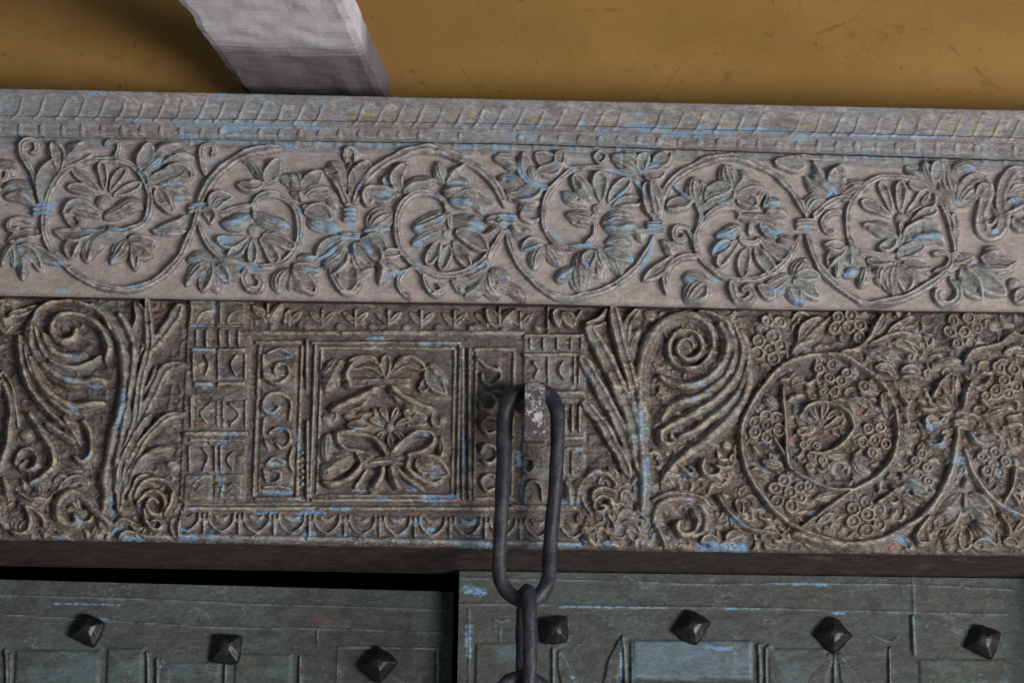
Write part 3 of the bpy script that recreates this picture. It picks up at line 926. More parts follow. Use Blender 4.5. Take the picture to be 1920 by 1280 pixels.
BOARD = '''
@0,555,5.3333
S 74 760,345 735,420 640,455 550,405 532,310 590,232 700,200 830,222 970,300 1055,420 1085,540 1060,640
d 62 665,330
S 84 430,400 470,505 560,590 700,622 855,600
S 62 350,330 390,480 460,620 570,695 710,735 860,705 1010,615
S 96 290,320 308,500 380,655 520,775 650,855 800,875 1040,850
S 92 300,640 340,770 430,930 570,1050 750,1130 1030,1080
S 58 195,420 208,640 268,860 350,1010 480,1160 620,1290
S 54 360,190 275,340 250,520 290,720 380,900 520,1060 700,1190
S 60 320,400 335,280 400,155 520,85 700,72 880,110 1020,195 1105,340
S 62 -30,800 60,940 100,1100 105,1300
s 34 20,740 120,900 155,1080 180,1290
l 70 -20,270 80,245 140,185
l 64 -20,385 70,320 130,240
l 60 100,185 240,160 410,100
l 60 -20,60 90,50 210,60
d 40 140,130
@0,790,5.3333
d 74 270,120
S 70 300,-60 400,100 500,270 535,420 440,545 310,615
S 54 170,420 200,320 290,290 370,360 360,450 280,490 212,455 262,398
S 62 80,-10 90,120 70,250 20,400 -20,530
S 60 470,40 580,112 740,215
l 84 640,-40 720,90 805,235
S 52 830,0 890,100 912,220 900,340 820,402 745,345
S 84 1090,1010 960,880 860,770 740,700 620,760 570,870 590,980 680,1042 785,1012 755,935
S 46 190,720 300,782 430,780
S 52 200,820 320,880 420,960 445,1060
S 52 260,860 302,980 280,1080 200,1122 115,1100
d 48 45,1030
l 62 40,560 70,680 85,805
l 70 640,620 780,580 900,620
l 60 480,1180 600,1160 720,1180
@180,555,5.3333
S 92 60,2280 120,2020 105,1840 150,1580 215,1290 262,1150 292,960 302,760 292,600 252,440 182,300 90,165 -40,85
S 82 235,205 310,330 360,480 376,640 352,820 315,1060 245,1450 200,1700 195,1960
l 112 400,655 430,400 450,200 378,35
B 84 240,2130 260,1760 330,1480 410,1230 440,900 512,620 540,450 525,250 510,15
B 128 535,530 660,400 760,270 845,105
B 108 330,1620 430,1280 520,1080 610,900 680,760 760,702 870,690
s 42 300,1380 350,1230 450,1010 560,830 605,690
@180,790,5.3333
S 52 225,600 250,450 330,270 450,60 560,-60
B 76 255,700 290,560 370,390 500,170 640,20 750,-50 880,-70
S 84 300,720 350,620 430,435 560,330 750,280
S 54 340,780 370,700 420,600 510,540
S 56 400,765 470,640 590,592 700,620 775,700
S 56 430,810 540,722 640,732 690,820 660,912 570,922 520,850 560,790 620,812
S 44 480,880 500,1000 560,1082 640,1092 672,1040 620,992 555,1002
S 52 765,720 742,830 685,945
l 82 830,960 790,1040 812,1175
s 38 350,1030 430,1120 540,1162 645,1120
l 72 240,1162 330,1150 435,1180
d 46 740,560
d 60 760,440
l 60 560,1180 680,1160 760,1190
@330,550,2.56
% tower_pillar
R 5 36,26 350,998
R 9 58,28 182,150
R 9 192,28 332,150
s 15 72,38 76,90 70,142
s 12 98,142 118,100 165,85
s 15 215,38 215,142
s 12 245,142 265,100 310,80
s 15 440,48 440,124
l 40 430,132 400,90 368,58
l 40 450,132 480,90 512,48
s 13 520,142 525,100 555,78
d 20 335,130
d 22 600,148
R 14 58,150 186,165
R 14 192,150 336,165
s 17 100,178 100,254
s 17 148,178 148,254
s 17 212,178 212,254
s 17 256,178 256,254
s 17 302,178 302,254
R 14 72,260 190,282
R 14 198,260 334,282
s 15 84,290 84,412
s 15 204,290 204,412
s 15 334,290 334,412
s 16 142,298 160,345 140,395
s 16 292,298 268,342 288,395
d 24 118,345
R 15 82,424 172,448
R 15 196,422 332,447
d 11 120,480
d 11 160,480
d 11 210,478
d 11 255,478
d 11 300,478
R 8 92,512 338,642
s 18 168,528 122,575 152,625
s 18 255,524 304,580 262,636
s 18 200,518 200,638
s 18 228,518 228,638
s 15 336,515 336,642
s 15 74,500 74,640
R 17 34,660 348,690
R 12 60,694 332,712
s 16 65,735 65,856
s 16 190,735 190,856
s 16 216,735 216,856
s 14 128,740 156,790 128,848
s 14 275,760 248,800 272,842
d 28 310,790
R 10 38,866 174,990
R 10 180,864 320,990
s 15 70,970 90,912 132,880
s 15 214,980 224,920 230,870
s 14 98,946 130,920 160,930
s 14 238,944 270,918 300,930
R 6 0,1000 640,1012
% side_panel
F 7 376,222 602,992 20
R 5 402,250 572,956
s 20 418,298 428,400 490,432 542,390 530,345 488,340 478,382 518,392
s 18 438,290 500,268 556,300
s 20 545,604 552,520 500,480 440,490 418,550 460,578 498,545 468,525
s 18 425,600 420,680 444,745
s 20 448,672 490,644 538,660 548,712 508,742 478,718
s 20 562,740 545,802 560,850
s 20 436,822 470,790 526,812
s 22 422,845 440,902 492,902 502,860 462,848
s 14 420,930 480,925 550,935
s 15 628,222 628,455
s 13 630,610 630,985
k 6 605,760
k 6 605,790
k 6 605,820
k 6 605,850
k 6 605,880
k 6 605,910
@860,550,2.56
% tower_pillar
R 5 306,188 612,1004
s 14 195,66 195,152
l 42 186,152 160,110 136,72
l 42 204,152 240,110 274,76
d 22 85,155
s 15 430,66 430,190
s 13 560,152 570,110 592,78
l 42 545,152 525,115 500,95
l 34 480,150 470,110 475,80
R 14 312,194 602,212
s 15 345,218 345,268
s 15 408,218 408,268
s 15 475,218 475,268
s 15 540,218 540,268
s 15 590,218 590,268
R 14 308,284 592,306
s 16 358,328 382,365 364,405
s 16 505,328 484,370 508,412
d 20 528,362
s 14 430,308 430,432
s 14 556,308 556,432
s 14 578,308 578,432
R 14 436,464 606,490
R 12 466,498 612,532
s 15 545,538 545,664
s 15 512,538 512,664
s 15 580,538 580,664
R 14 500,684 606,706
R 10 512,732 602,752
s 15 545,762 545,866
s 15 505,762 505,866
s 16 316,790 350,798 362,838 332,862 308,840
l 42 538,995 530,940 512,898
l 52 568,995 580,940 604,885
s 15 318,1002 324,930 352,900 392,920 402,995
R 10 248,1010 602,1030
R 6 0,1034 602,1046
% side_panel
F 6 70,255 270,990 18
s 18 88,308 140,350 204,372
s 18 190,350 205,400 160,440 120,420 112,380
s 18 108,490 150,480 182,520 160,560 118,555 100,525
s 18 182,600 140,595 112,630 140,672 180,660
s 18 108,760 130,725 175,740 180,790 140,815 110,795
s 18 182,880 140,868 110,900 135,945 178,930
s 14 52,262 52,985
s 15 20,262 20,985
@580,620,3.88
% centre_panel
F 10 12,72 1100,1240 26
F 7 60,110 1060,1205 22
s 40 480,232 390,188 288,222
s 40 640,232 740,188 835,255
p 84 522,302 430,225 322,262
p 84 602,302 700,222 828,275
p 72 555,335 555,250 562,185
R 6 318,338 735,412
d 26 420,368
d 28 480,366
d 28 550,370
d 28 630,370
d 26 690,370
S 46 300,258 268,330 292,402
l 86 222,228 170,330 115,438
l 70 190,215 140,290 100,330
l 86 862,278 900,360 996,465
l 72 880,258 940,330 1008,372
l 62 860,350 832,415 800,420
S 62 480,425 350,490 160,578
s 34 445,480 360,560 245,592
S 62 605,430 720,520 905,592
s 34 615,468 680,540 785,592
d 34 580,690
p 38 600,640 620,600 640,560
p 38 560,640 545,600 520,570
p 40 630,680 680,660 730,650
p 40 530,680 490,660 440,640
p 40 620,730 660,760 680,800
p 40 540,730 510,760 500,800
p 38 580,750 585,790 590,830
l 40 440,600 400,610 350,605
l 40 380,630 330,640 270,640
l 40 330,600 300,615 250,620
l 36 470,560 480,600 470,640
l 40 690,580 740,600 800,600
l 36 760,640 800,630 860,640
l 60 430,690 350,690 270,690
l 60 700,600 780,630 850,640
l 60 720,690 790,690 860,680
d 56 140,640
d 56 950,655
s 30 185,580 200,620 180,660
s 30 905,590 890,640 905,690
S 42 560,892 500,800 420,760 300,738 208,752 212,812 270,872 370,892 455,908
S 42 620,882 700,800 790,745 880,750 902,802 840,872 715,902
R 8 396,908 705,992
s 32 440,962 560,950 685,970
l 44 590,905 610,852 618,815
S 42 340,900 372,980 300,1062 180,1112 100,1100
l 112 305,915 180,980 92,1068
S 42 722,930 712,1010 800,1082 900,1122 970,1092
l 112 800,948 900,1000 1008,1045
S 42 532,1000 520,1062 475,1135
S 42 592,1000 612,1082 645,1145
d 42 465,1150
s 32 642,1010 720,1082 825,1152
s 36 148,758 160,840 225,892
l 62 130,755 118,860 132,965
l 62 960,775 976,870 948,935
s 30 420,1010 370,1090 330,1140
%
@1050,570,5.3333
S 112 840,2040 850,1800 832,1500 816,1200 810,950 805,750 830,560 890,400 980,262 1100,172 1260,132 1400,172 1500,285 1525,425
V 66 1275,440 235,60 10 1.9
d 58 1280,445
B 132 300,270 420,480 530,700 620,900 700,1100 760,1350 790,1650
B 104 530,45 570,250 620,450 680,650 730,850 775,1100
B 84 770,75 690,170 655,330 690,560
B 112 225,550 340,740 440,930 550,1130 640,1330 710,1580
B 104 250,1000 360,1130 450,1250 530,1400 620,1550 690,1720
d 72 910,100
S 44 265,210 400,152 465,55
S 46 265,250 380,232 455,198
l 90 700,560 720,380 800,250
@1330,575,5.3333
S 82 100,200 165,360 150,500 60,640 -60,740 -200,790 -350,770 -490,695
S 86 170,190 240,380 225,540 150,700 20,810 -120,900 -280,950 -400,1000 -480,1130
S 86 240,210 312,400 300,580 220,750 90,890 -60,1010 -220,1100 -400,1190 -490,1270
S 84 310,260 372,450 360,640 290,830 150,1000 0,1120 -150,1230 -300,1305
S 92 392,560 352,860 250,1040 100,1200 -50,1330 -200,1440 -330,1560 -445,1680
S 60 -100,60 20,90 130,150 220,220
k 58 490,345
k 64 640,300
k 58 715,395
k 56 600,430
k 60 480,475
k 58 645,522
k 50 580,142
k 50 705,152
k 52 455,1150
k 50 560,1088
k 54 672,1110
k 54 572,1188
k 56 690,1238
k 54 455,1258
k 50 575,1312
S 54 1500,2365 1280,2340 1050,2280 850,2190 670,2050 530,1890 420,1720 345,1530 325,1350 340,1170 430,980 540,810 680,650 830,550 1000,505 1170,492 1330,505 1467,580 1607,680 1727,790 1807,920 1857,1080 1875,1280 1862,1380 1830,1500 1750,1630 1610,1740 1440,1830 1240,1970 1090,2080 907,2215
S 36 1447,1830 1287,1830 1157,1800 1037,1750 900,1680 800,1590 772,1450 768,1250 760,1100 742,980 740,790
l 62 890,325 960,210 1105,105
l 62 830,462 900,380 1055,328
l 62 900,372 1040,260 1225,85
l 70 560,880 620,950 720,1000
l 60 830,780 880,740 950,745
l 62 430,560 420,640 440,720
l 70 850,660 800,720 700,740
l 54 780,950 860,900 960,880
@1330,800,5.3333
k 56 750,540
k 54 660,612
k 54 800,652
k 50 910,600
k 54 672,742
k 56 820,790
k 54 912,710
k 50 1000,590
k 36 940,180
k 36 1070,190
k 36 1020,300
k 36 1130,332
k 36 920,312
k 34 1000,400
k 34 1160,392
S 52 -60,330 -80,430 -20,502 80,492 122,420 55,388
d 56 182,190
d 34 225,450
S 42 640,120 720,250 785,372
l 62 540,350 640,382 735,370
l 52 415,178 470,250 505,285
l 62 425,440 500,470 590,512
S 36 80,700 200,870 370,1010 520,1052 710,1082
l 52 90,680 130,760 140,830
l 62 280,735 305,800 322,880
l 62 375,775 420,850 445,940
l 62 555,895 600,950 650,1000
l 80 180,1115 250,1080 340,1070
l 60 100,1180 180,1160 250,1170
d 40 350,1100
@1500,575,5.3333
k 52 380,110
k 58 512,92
k 56 480,202
k 54 340,212
k 54 600,182
k 52 592,312
k 46 190,622
k 46 320,582
k 46 290,712
k 48 412,742
k 46 345,852
k 44 240,852
k 54 642,800
k 46 470,660
S 52 420,470 600,420 700,320 760,205 825,85
l 84 760,285 850,182 862,72
S 42 690,392 850,320 1000,280 1190,300
l 56 850,322 960,222 1135,82
l 54 900,302 1000,232 1150,180
l 56 950,332 1100,300 1260,332
l 62 930,362 1060,392 1190,488
l 62 740,422 880,482 1010,512
l 62 650,452 760,482 890,565
l 52 1000,302 1080,352 1135,438
l 52 1060,302 1140,352 1208,428
l 52 1130,302 1220,342 1268,438
l 62 760,602 880,622 960,708
d 40 980,790
l 82 360,932 470,962 548,1098
l 62 560,922 650,962 738,1048
s 32 385,920 560,912 730,922
l 92 830,882 880,1002 892,1118
S 42 995,885 1085,985
d 46 205,1162
p 62 172,1112 130,1052 98,985
p 62 220,1102 240,1032 252,985
p 62 270,1112 350,1055 425,1115
p 56 132,1142 70,1122 -5,1078
p 82 250,1202 330,1182 428,1118
p 82 152,1202 80,1232 -10,1255
S 42 15,1085 90,1000 230,965 370,1000 480,1080 532,1200 500,1270 400,1390 240,1462 95,1458
@1500,800,5.3333
k 58 530,820
k 62 670,882
k 58 790,832
k 58 530,952
k 60 665,1032
k 58 790,972
k 54 652,760
d 48 270,1040
k 46 620,152
k 50 742,130
k 48 720,262
k 48 860,172
d 48 570,505
k 48 800,15
k 46 680,12
l 92 530,332 600,432 698,465
l 92 455,662 300,692 140,722
l 62 775,500 800,560 790,640
S 38 780,762 880,702 965,628
l 70 820,960 900,920 980,820
S 70 -60,1080 200,1155 450,1185 700,1172 900,1105 1090,1000 1240,900 1370,750 1480,560 1545,350 1575,130 1580,40
d 42 430,1010
l 60 190,960 280,900 330,880
@1680,575,5.3333
k 52 530,252
k 52 682,252
k 52 802,212
k 46 612,372
k 46 752,362
k 52 722,112
k 50 572,142
d 68 970,185
d 72 170,812
k 54 1020,602
k 52 1082,742
k 52 992,842
k 50 1120,872
k 52 1172,632
k 52 1202,792
d 38 770,692
d 34 790,592
l 82 370,602 480,552 668,540
S 48 690,562 760,462 900,422 1040,382 1168,278
l 62 1055,292 1150,260 1260,292
l 62 1088,452 1180,420 1280,432
l 82 540,885 508,782 562,655
l 72 600,885 592,782 610,700
S 38 378,892 430,802 465,735
S 62 745,755 690,880 668,1005
l 62 400,912 470,972 548,1005
l 56 245,1012 320,1032 395,1020
l 62 318,1225 340,1132 448,1150
l 104 878,1082 1000,1042 1158,1010
S 46 848,940 925,1005
d 70 660,1060
n 150,60 650,1150
n 130,40 650,1210
l 60 900,1130 960,1190 1000,1280
l 60 150,930 100,1050 130,1180
l 60 60,640 150,620 250,660
l 56 60,700 180,700 300,740
d 36 430,480
l 60 860,800 920,760 950,690
k 44 900,900
l 52 1100,1100 1180,1100 1270,1060
l 52 1100,1200 1180,1180 1270,1180
@1680,800,5.3333
k 42 190,342
k 42 210,482
k 44 320,542
k 44 312,402
k 44 260,272
k 44 862,302
k 48 990,252
k 46 902,442
k 48 1032,462
k 46 1092,352
k 42 962,382
S 46 295,150 360,192 450,182 495,95
S 46 735,65 790,150 880,192
l 94 55,470 180,562 310,625
l 72 315,672 240,662 165,638
l 100 40,40 100,120 155,188
S 58 685,240 740,420 830,580 950,722 1100,832 1290,915
l 122 640,682 540,802 362,965
l 112 622,832 520,932 425,1005
S 42 680,682 672,810
l 112 700,702 800,832 968,965
l 92 760,682 860,782 988,928
l 112 622,952 550,1052 485,1148
s 28 650,970 652,1050 598,1135
l 104 770,982 830,1082 875,1158
l 104 800,982 900,1052 968,1128
p 122 690,1000 690,1100 690,1205
R 8 600,600 745,652
l 62 690,602 702,540 690,480
S 36 1190,418 1162,600 1085,745
s 32 1200,500 1290,575
s 32 1160,660 1235,765
S 46 330,900 250,1000 200,1092 230,1172 340,1172
d 58 540,1195
l 82 785,1185 900,1180 1010,1215
S 42 1040,880 1102,970 1135,1065
l 60 60,700 130,740 230,780
l 60 1080,1150 1160,1150 1230,1200
@1050,800,5.3333
S 64 1000,50 1008,150 1080,192 1155,168
S 46 1195,400 1250,462 1312,492 1342,430 1285,400
S 84 945,935 1000,802 1130,742 1280,742 1400,802 1442,902 1430,1032 1325,1092
S 62 1330,852 1372,952 1330,1052 1230,1072 1180,1012 1202,948
S 52 935,742 1080,682 1250,680 1400,722 1495,795
d 66 1270,1000
S 62 565,565 480,472 350,450 262,505
S 56 545,642 430,620 330,660 318,745
S 52 532,802 500,722 420,692 350,732 330,812 370,862 440,852 462,800 400,788
S 46 478,880 520,960 545,1015
S 42 208,700 250,802 315,885
l 62 240,960 270,1082 365,1215
s 38 698,890 760,922 838,942
s 38 800,860 880,935
d 42 600,1140
d 38 700,1100
d 38 735,1165
d 42 890,1160
d 46 850,1050
d 42 780,1012
S 42 948,990 1000,1082 1045,1175
l 60 420,1150 520,1180 600,1200
d 36 640,1010
l 60 1420,1150 1500,1120 1580,1160
l 60 640,960 720,990 800,1080
'''
BOARD_BLUE = '''
@0,540,2.37
30 310,530 345,555
34 555,480 530,640
26 370,745 395,745
24 490,940 505,990
18 135,868 170,862
24 235,1115 275,1115
18 20,1050
30 515,1080
26 555,1108 620,1115
22 310,300 350,320
16 250,640
24 290,410 350,412
@330,550,2.56
18 80,152 140,155
22 80,270 150,272
24 90,438 165,440
26 230,675 320,670
26 450,560 480,565
18 505,303 540,303
22 490,650 535,650
22 450,815 515,815
20 420,950 548,955
24 75,1028 110,1028
20 380,1048 480,1050
26 540,1075 610,1080
34 30,1170 90,1170
30 150,1170 190,1170
30 610,1150 660,1150
26 740,1030 830,1030
26 215,880 225,940
20 90,890 115,880
26 650,1170
24 200,720 260,700
24 30,1130 60,1130
18 580,640 585,760
@560,550,2.56
22 590,240 720,225
14 200,665 270,665
14 540,675 620,680
14 260,940 330,940
14 520,938 580,935
30 600,975 765,975
22 600,992 690,992
22 790,680 796,840
34 570,1090
34 635,1130
26 480,1080
34 200,1160
26 500,1140
28 20,1150 80,1155
26 0,1050 120,1050
22 350,985 420,985
36 730,1190 880,1190
30 790,1100 860,1090
24 330,215 400,210
@860,550,2.56
20 160,462 190,462
22 20,650 26,840
36 290,765 290,815
40 868,580 882,680
22 830,690 905,695
26 905,800 885,980
34 510,1200 600,1200
30 690,1200 740,1200
36 200,1205 280,1185
24 575,745
20 515,745
34 80,1085
26 300,890 310,1000
26 930,1150
30 0,1200 150,1200
24 480,1010 600,1000
@1180,560,2.6125
26 290,425 370,425
26 280,502 335,492
18 500,1070 575,1120
56 350,1215 560,1215
24 275,865 300,862
20 60,620 70,680
@1360,560,2.611
22 430,895 475,912
24 420,1048 445,1048
50 0,1222 85,1215
18 20,1075 100,1120
34 840,1165 895,1195
@1620,560,2.612
26 310,600 325,635
20 365,602
26 660,855
24 320,715 395,715
22 530,680 555,705
28 690,1010 745,1060
36 165,1170 215,1195
'''
# ------------------------------------------------------------------ tracing reader
def read(txt):
    ox = oy = 0.0; sc_ = 1.0
    for line in txt.strip().splitlines():
        if line[0] == '@': ox, oy, sc_ = (float(a) for a in line[1:].split(',')); continue
        yield line.split(), (lambda c: [(ox+float(a.split(',')[0])/sc_, oy+float(a.split(',')[1])/sc_) for a in c]), sc_
def carve(F, txt, hs, names):
    sec = None
    for tok, P, k in read(txt):
        ty = tok[0]; jit = 1+random.uniform(-.12, .12)
        if ty == '%': sec = (tok[1], 1000+len(F.names)) if len(tok) > 1 else None; continue
        F.cur = sec
        if ty == 'k': F.cur = F.near('grape_cluster', P(tok[2:])[0], 33)
        elif ty == 'p' and not sec: F.cur = F.near('rosette', P(tok[2:])[0], 42)
        if ty in 'slpSB':
            wf, pf = {'s': (w_stem, p_chan if names['style'] == 'frieze' else p_round), 'l': (w_leaf, random.choice((p_ridge, p_vein, p_vein, p_leaf, p_fold))), 'p': (w_petal, p_petal), 'S': (w_stem, p_lobe), 'B': (w_stem, p_blade)}[ty]
            F.stroke(P(tok[2:]), float(tok[1])/k*hs['w'+ty]*random.uniform(.94, 1.08), hs[ty]*jit, names[ty], wf, pf)
        elif ty == 'd': F.dome(P(tok[2:])[0], float(tok[1])/k, min(hs['d'], float(tok[1])/k*.8)*jit, names['d'])
        elif ty == 'k': F.dome(P(tok[2:])[0], float(tok[1])/k*1.22, hs['k']*jit, names['k'], pit=.62)
        elif ty == 'n':
            wd, ht = (float(a)/k for a in tok[1].split(',')); x, y = P(tok[2:])[0]
            for q in (-.3, 0, .3): F.stroke([(x-wd/2, y+q*ht), (x, y+q*ht-1), (x+wd/2, y+q*ht)], ht*.36, hs['n'], names['n'], w_stem, p_round)
        elif ty == 'R': (x0, y0), (x1, y1) = P(tok[2:4]); F.rect(x0, y0, x1, y1, float(tok[1]), names['R'], bev=3)
        elif ty == 'F':
            (x0, y0), (x1, y1) = P(tok[2:4]); b = float(tok[4])/k; h = float(tok[1])
            for q in ((x0, y0, x1, y0+b), (x0, y1-b, x1, y1), (x0, y0+b, x0+b, y1-b), (x1-b, y0+b, x1, y1-b)): F.rect(*q, h, 'frame_bar', bev=2.5)
        elif ty == 'V':
            cx, cy = P(tok[2:3])[0]; r0, r1 = (float(a)/k for a in tok[3].split(',')); a0 = math.radians(float(tok[4])); n = float(tok[5])
            pts = [(cx+(r0+(r1-r0)*q)*math.cos(a0+2*math.pi*n*q), cy+(r0+(r1-r0)*q)*math.sin(a0+2*math.pi*n*q)) for q in np.linspace(0, 1, 40)]
            F.stroke(pts, float(tok[1])/k, hs['S'], names['S'], w_stem, p_round, taper=.9)
def paint(F, txt, A, gain=1.0):
    F.cur = None
    for line in txt.strip().splitlines():
        if line[0] == '@': ox, oy, k = (float(a) for a in line[1:].split(',')); continue
        t = line.split(); F.paint([(ox+float(a.split(',')[0])/k, oy+float(a.split(',')[1])/k) for a in t[1:]], float(t[0])/k*gain, A)
def wearing(F, amp, seed, mound=.0):
    n = (vnoise(F.U, F.V, 30, 18, seed)-.5)*1.6+(vnoise(F.U, F.V, 9, 5, seed+1)-.5)*.9+(vnoise(F.U, F.V, 4, 2.4, seed+2)-.5)*.5
    m = blur(np.maximum(F.H, 0), 5.0/F.step*1.5); F.H = blur(F.H, .75); F.H = np.maximum(F.H, 0)*.86+m*mound+np.minimum(F.H, 0)
    F.H = F.H+n*amp*(.45+.55*np.clip(F.H/6, 0, 1))
    chip = np.clip(vnoise(F.U, F.V, 17, 11, seed+3)-.80, 0, 1)*22
    F.H -= np.where(F.H > 3, np.minimum(chip, F.H*.5), 0)

EXT = 210
# ------------------------------------------------------------------ plaster wall, room behind the doors
def grid_wall():
    nx, nz = 120, 60; X = np.linspace(-3, 3, nx); Z = np.linspace(2.74, 4.4, nz); XX, ZZ = np.meshgrid(X, Z)
    YY = .060+.006*np.sin(XX*2.1+1)+.010*(vnoise(XX*10+50, ZZ*10, 2.2, 1.1, 3)-.5)
    v = np.stack([XX, YY, ZZ], -1).reshape(-1, 3); f = [(j*nx+i, j*nx+i+1, (j+1)*nx+i+1, (j+1)*nx+i) for j in range(nz-1) for i in range(nx-1)]
    n0 = len(v); v = v.tolist()
    for (x0, x1) in ((-3, -.87), (.96, 3)):
        b = len(v); v += [(x0, .06, 0), (x1, .06, 0), (x1, .06, 2.74), (x0, .06, 2.74)]; f.append((b, b+1, b+2, b+3))
    o = mesh_obj('wall', v, f, M['wall'], smooth=True); o['kind'] = 'structure'; return o
grid_wall()
rm = mesh_obj('room_interior', [(x, y, z) for x in (-1.2, 1.2) for y in (.32, 1.6) for z in (.0, 2.9)], [(2, 3, 7, 6), (0, 1, 3, 2), (4, 6, 7, 5), (1, 5, 7, 3), (0, 2, 6, 4)], M['room_shade']); rm['kind'] = 'structure'

# ------------------------------------------------------------------ cornice plank
PF = Plane((0, -.028, 0))
cr = [(-EXT, 254), (0, 256), (330, 260), (960, 269), (1300, 280), (1600, 290), (1920, 300), (1920+EXT, 308)]
ctop = [(-EXT, 160), (0, 165), (960, 186), (1920, 206), (1920+EXT, 211)]
FC = Field(PF, ctop, [(x, y-1.0-2.2*max(0, x)/1920) for x, y in cr], -EXT, 1920+EXT, 1.6, 24, 36, 11)
pc = (FC.vt-FC.V)
FC.base = np.interp(pc/((FC.vt-FC.vb)/93.0), [0, 2, 14, 16, 18, 22, 38, 54, 57, 60, 61, 63, 66, 67, 69, 86, 88, 91, 93], [33, 38, 37, 33, 31, 26, 22, 22, 26, 27, 24, 26.5, 25, 18, 16.5, 16, 15, 12, 6])
x = -EXT-20.0; i = 0
while x < 1920+EXT+20:
    y = np.interp(x, [-EXT, 1920+EXT], [160, 211]); hgt = random.uniform(.8, 1.15)
    if random.random() > .05:
        d = random.uniform(-2, 2)
        FC.stroke([(x-10+d, y+57), (x-3, y+50), (x+3, y+38), (x+8+d, y+26), (x+14+d, y+19)], random.uniform(5.5, 7.5), 3.2*hgt, 'cord', w_stem, p_round)
        if random.random() < .4: FC.stroke([(x+10, y+24), (x+22, y+20), (x+31, y+24)], 6, 3.2, 'cord', w_stem, p_round)
    if random.random() > .06: FC.stroke([(x+3, y+67), (x+2, y+78), (x+3, y+89)], random.uniform(8, 11), 4*hgt, 'reel', w_stem, p_flat)
    FC.stroke([(x+14, y+79), (x+29, y+79)], 12, 2.2, 'bead', w_even, p_round)
    x += random.uniform(35, 40); i += 1
paint(FC, FRIEZE_BLUE, FC.P); FC.paint([(300, 238), (900, 252), (1700, 268)], 30, FC.P, .42); FC.paint([(380, 225), (1300, 245)], 45, FC.P, .34); paint(FC, GILD, FC.Y)
FC.mirror(0, 1919, 230) if False else None
wearing(FC, 1.1, 50)
cp = empty('cornice_plank', 'grey weathered cornice plank with slanting cords, above the crack and under the ochre wall', 'cornice', PF.at(960, 262))
FC.build(cp, {'ground': M['cornice']}, M['cornice'])
def backing(name, F, depth, mat, parent, inset=0.0, lo=0.0):
    """solid timber behind a carved face: follows the face's own edges"""
    j = [0, F.U.shape[1]//2, F.U.shape[1]-1]; v = []
    for q in j:
        for vv, e in ((F.vb[q]+inset, 0), (F.vt[q]-inset, -1)):
            h = (F.H+F.base)[e, q]; h0 = lo
            for hh in (h0, -depth/K): v.append(F.pl.world(F.U[0, q], vv, hh))
    f = []
    for a in (0, 4):
        f += [(a, a+4, a+5, a+1), (a+2, a+3, a+7, a+6), (a+1, a+5, a+7, a+3), (a, a+2, a+6, a+4)]
    f += [(0, 1, 3, 2), (8, 10, 11, 9)]
    return mesh_obj(name, v, f, mat, parent)
backing('plank_body', FC, .085, M['cornice'], cp, .6, 4)

# ------------------------------------------------------------------ frieze beam
FF = Field(PF, [(x, y+.4+2.0*max(0, x)/1920) for x, y in cr], [(-EXT, 549), (0, 552), (350, 559), (960, 567), (1450, 578), (1920, 583), (1920+EXT, 587)], -EXT, 1920+EXT, 1.5, 6, 5, -6)
pt = FF.vt-FF.V; pb = FF.V-FF.vb
FF.base = np.interp(pt, [0, 1.5, 9, 12, 14, 20, 22, 26], [1, 6, 7, 5.5, 6.5, 6.5, 4, 0])-13*(1-np.sqrt(np.clip(1-(np.clip(13-pb, 0, 13)/13)**2, 0, 1)))
FF.L[pt < 22] = FF.new('fillet', 'cornice')
x = -EXT-10.0
while x < 1920+EXT:
    y = np.interp(x, [c[0] for c in cr], [c[1] for c in cr])
    if random.random() > .15: FF.stroke([(x, y+1), (x+1, y+6), (x, y+11)], random.uniform(9, 15), 2.5, 'reel', w_stem, p_round, mat='cornice')
    x += random.uniform(35, 41)
HF = {'s': 15, 'l': 17, 'p': 15, 'd': 11.0, 'n': 15, 'ws': 1.18, 'wl': 1.30, 'wp': 1.2}
carve(FF, FRIEZE, HF, {'style': 'frieze', 's': 'vine_stem', 'l': 'leaf', 'p': 'petal', 'd': 'bud', 'n': 'vine_tie'})
paint(FF, FRIEZE_BLUE, FF.P)
FF.paint([(480, 420), (900, 430), (1300, 420)], 90, FF.P, .36); FF.paint([(0, 430), (480, 420)], 80, FF.P, .26); FF.paint([(1300, 430), (1920, 450)], 80, FF.P, .24); paint(FF, GILD, FF.Y)
FF.H *= np.clip(pb/9, 0, 1)
FF.mirror(0, 1919, 420)
wearing(FF, 1.2, 60, .36)
fb = empty('frieze_beam', 'pinkish grey carved frieze beam with round vine scrolls, rosettes and flecks of blue paint', 'carved beam', PF.at(960, 567))
FF.build(fb, {'ground': M['frieze_ground'], 'cornice': M['cornice']}, M['frieze_carving'])
backing('beam_body', FF, .085, M['dark_wood'], fb, .8, -12)

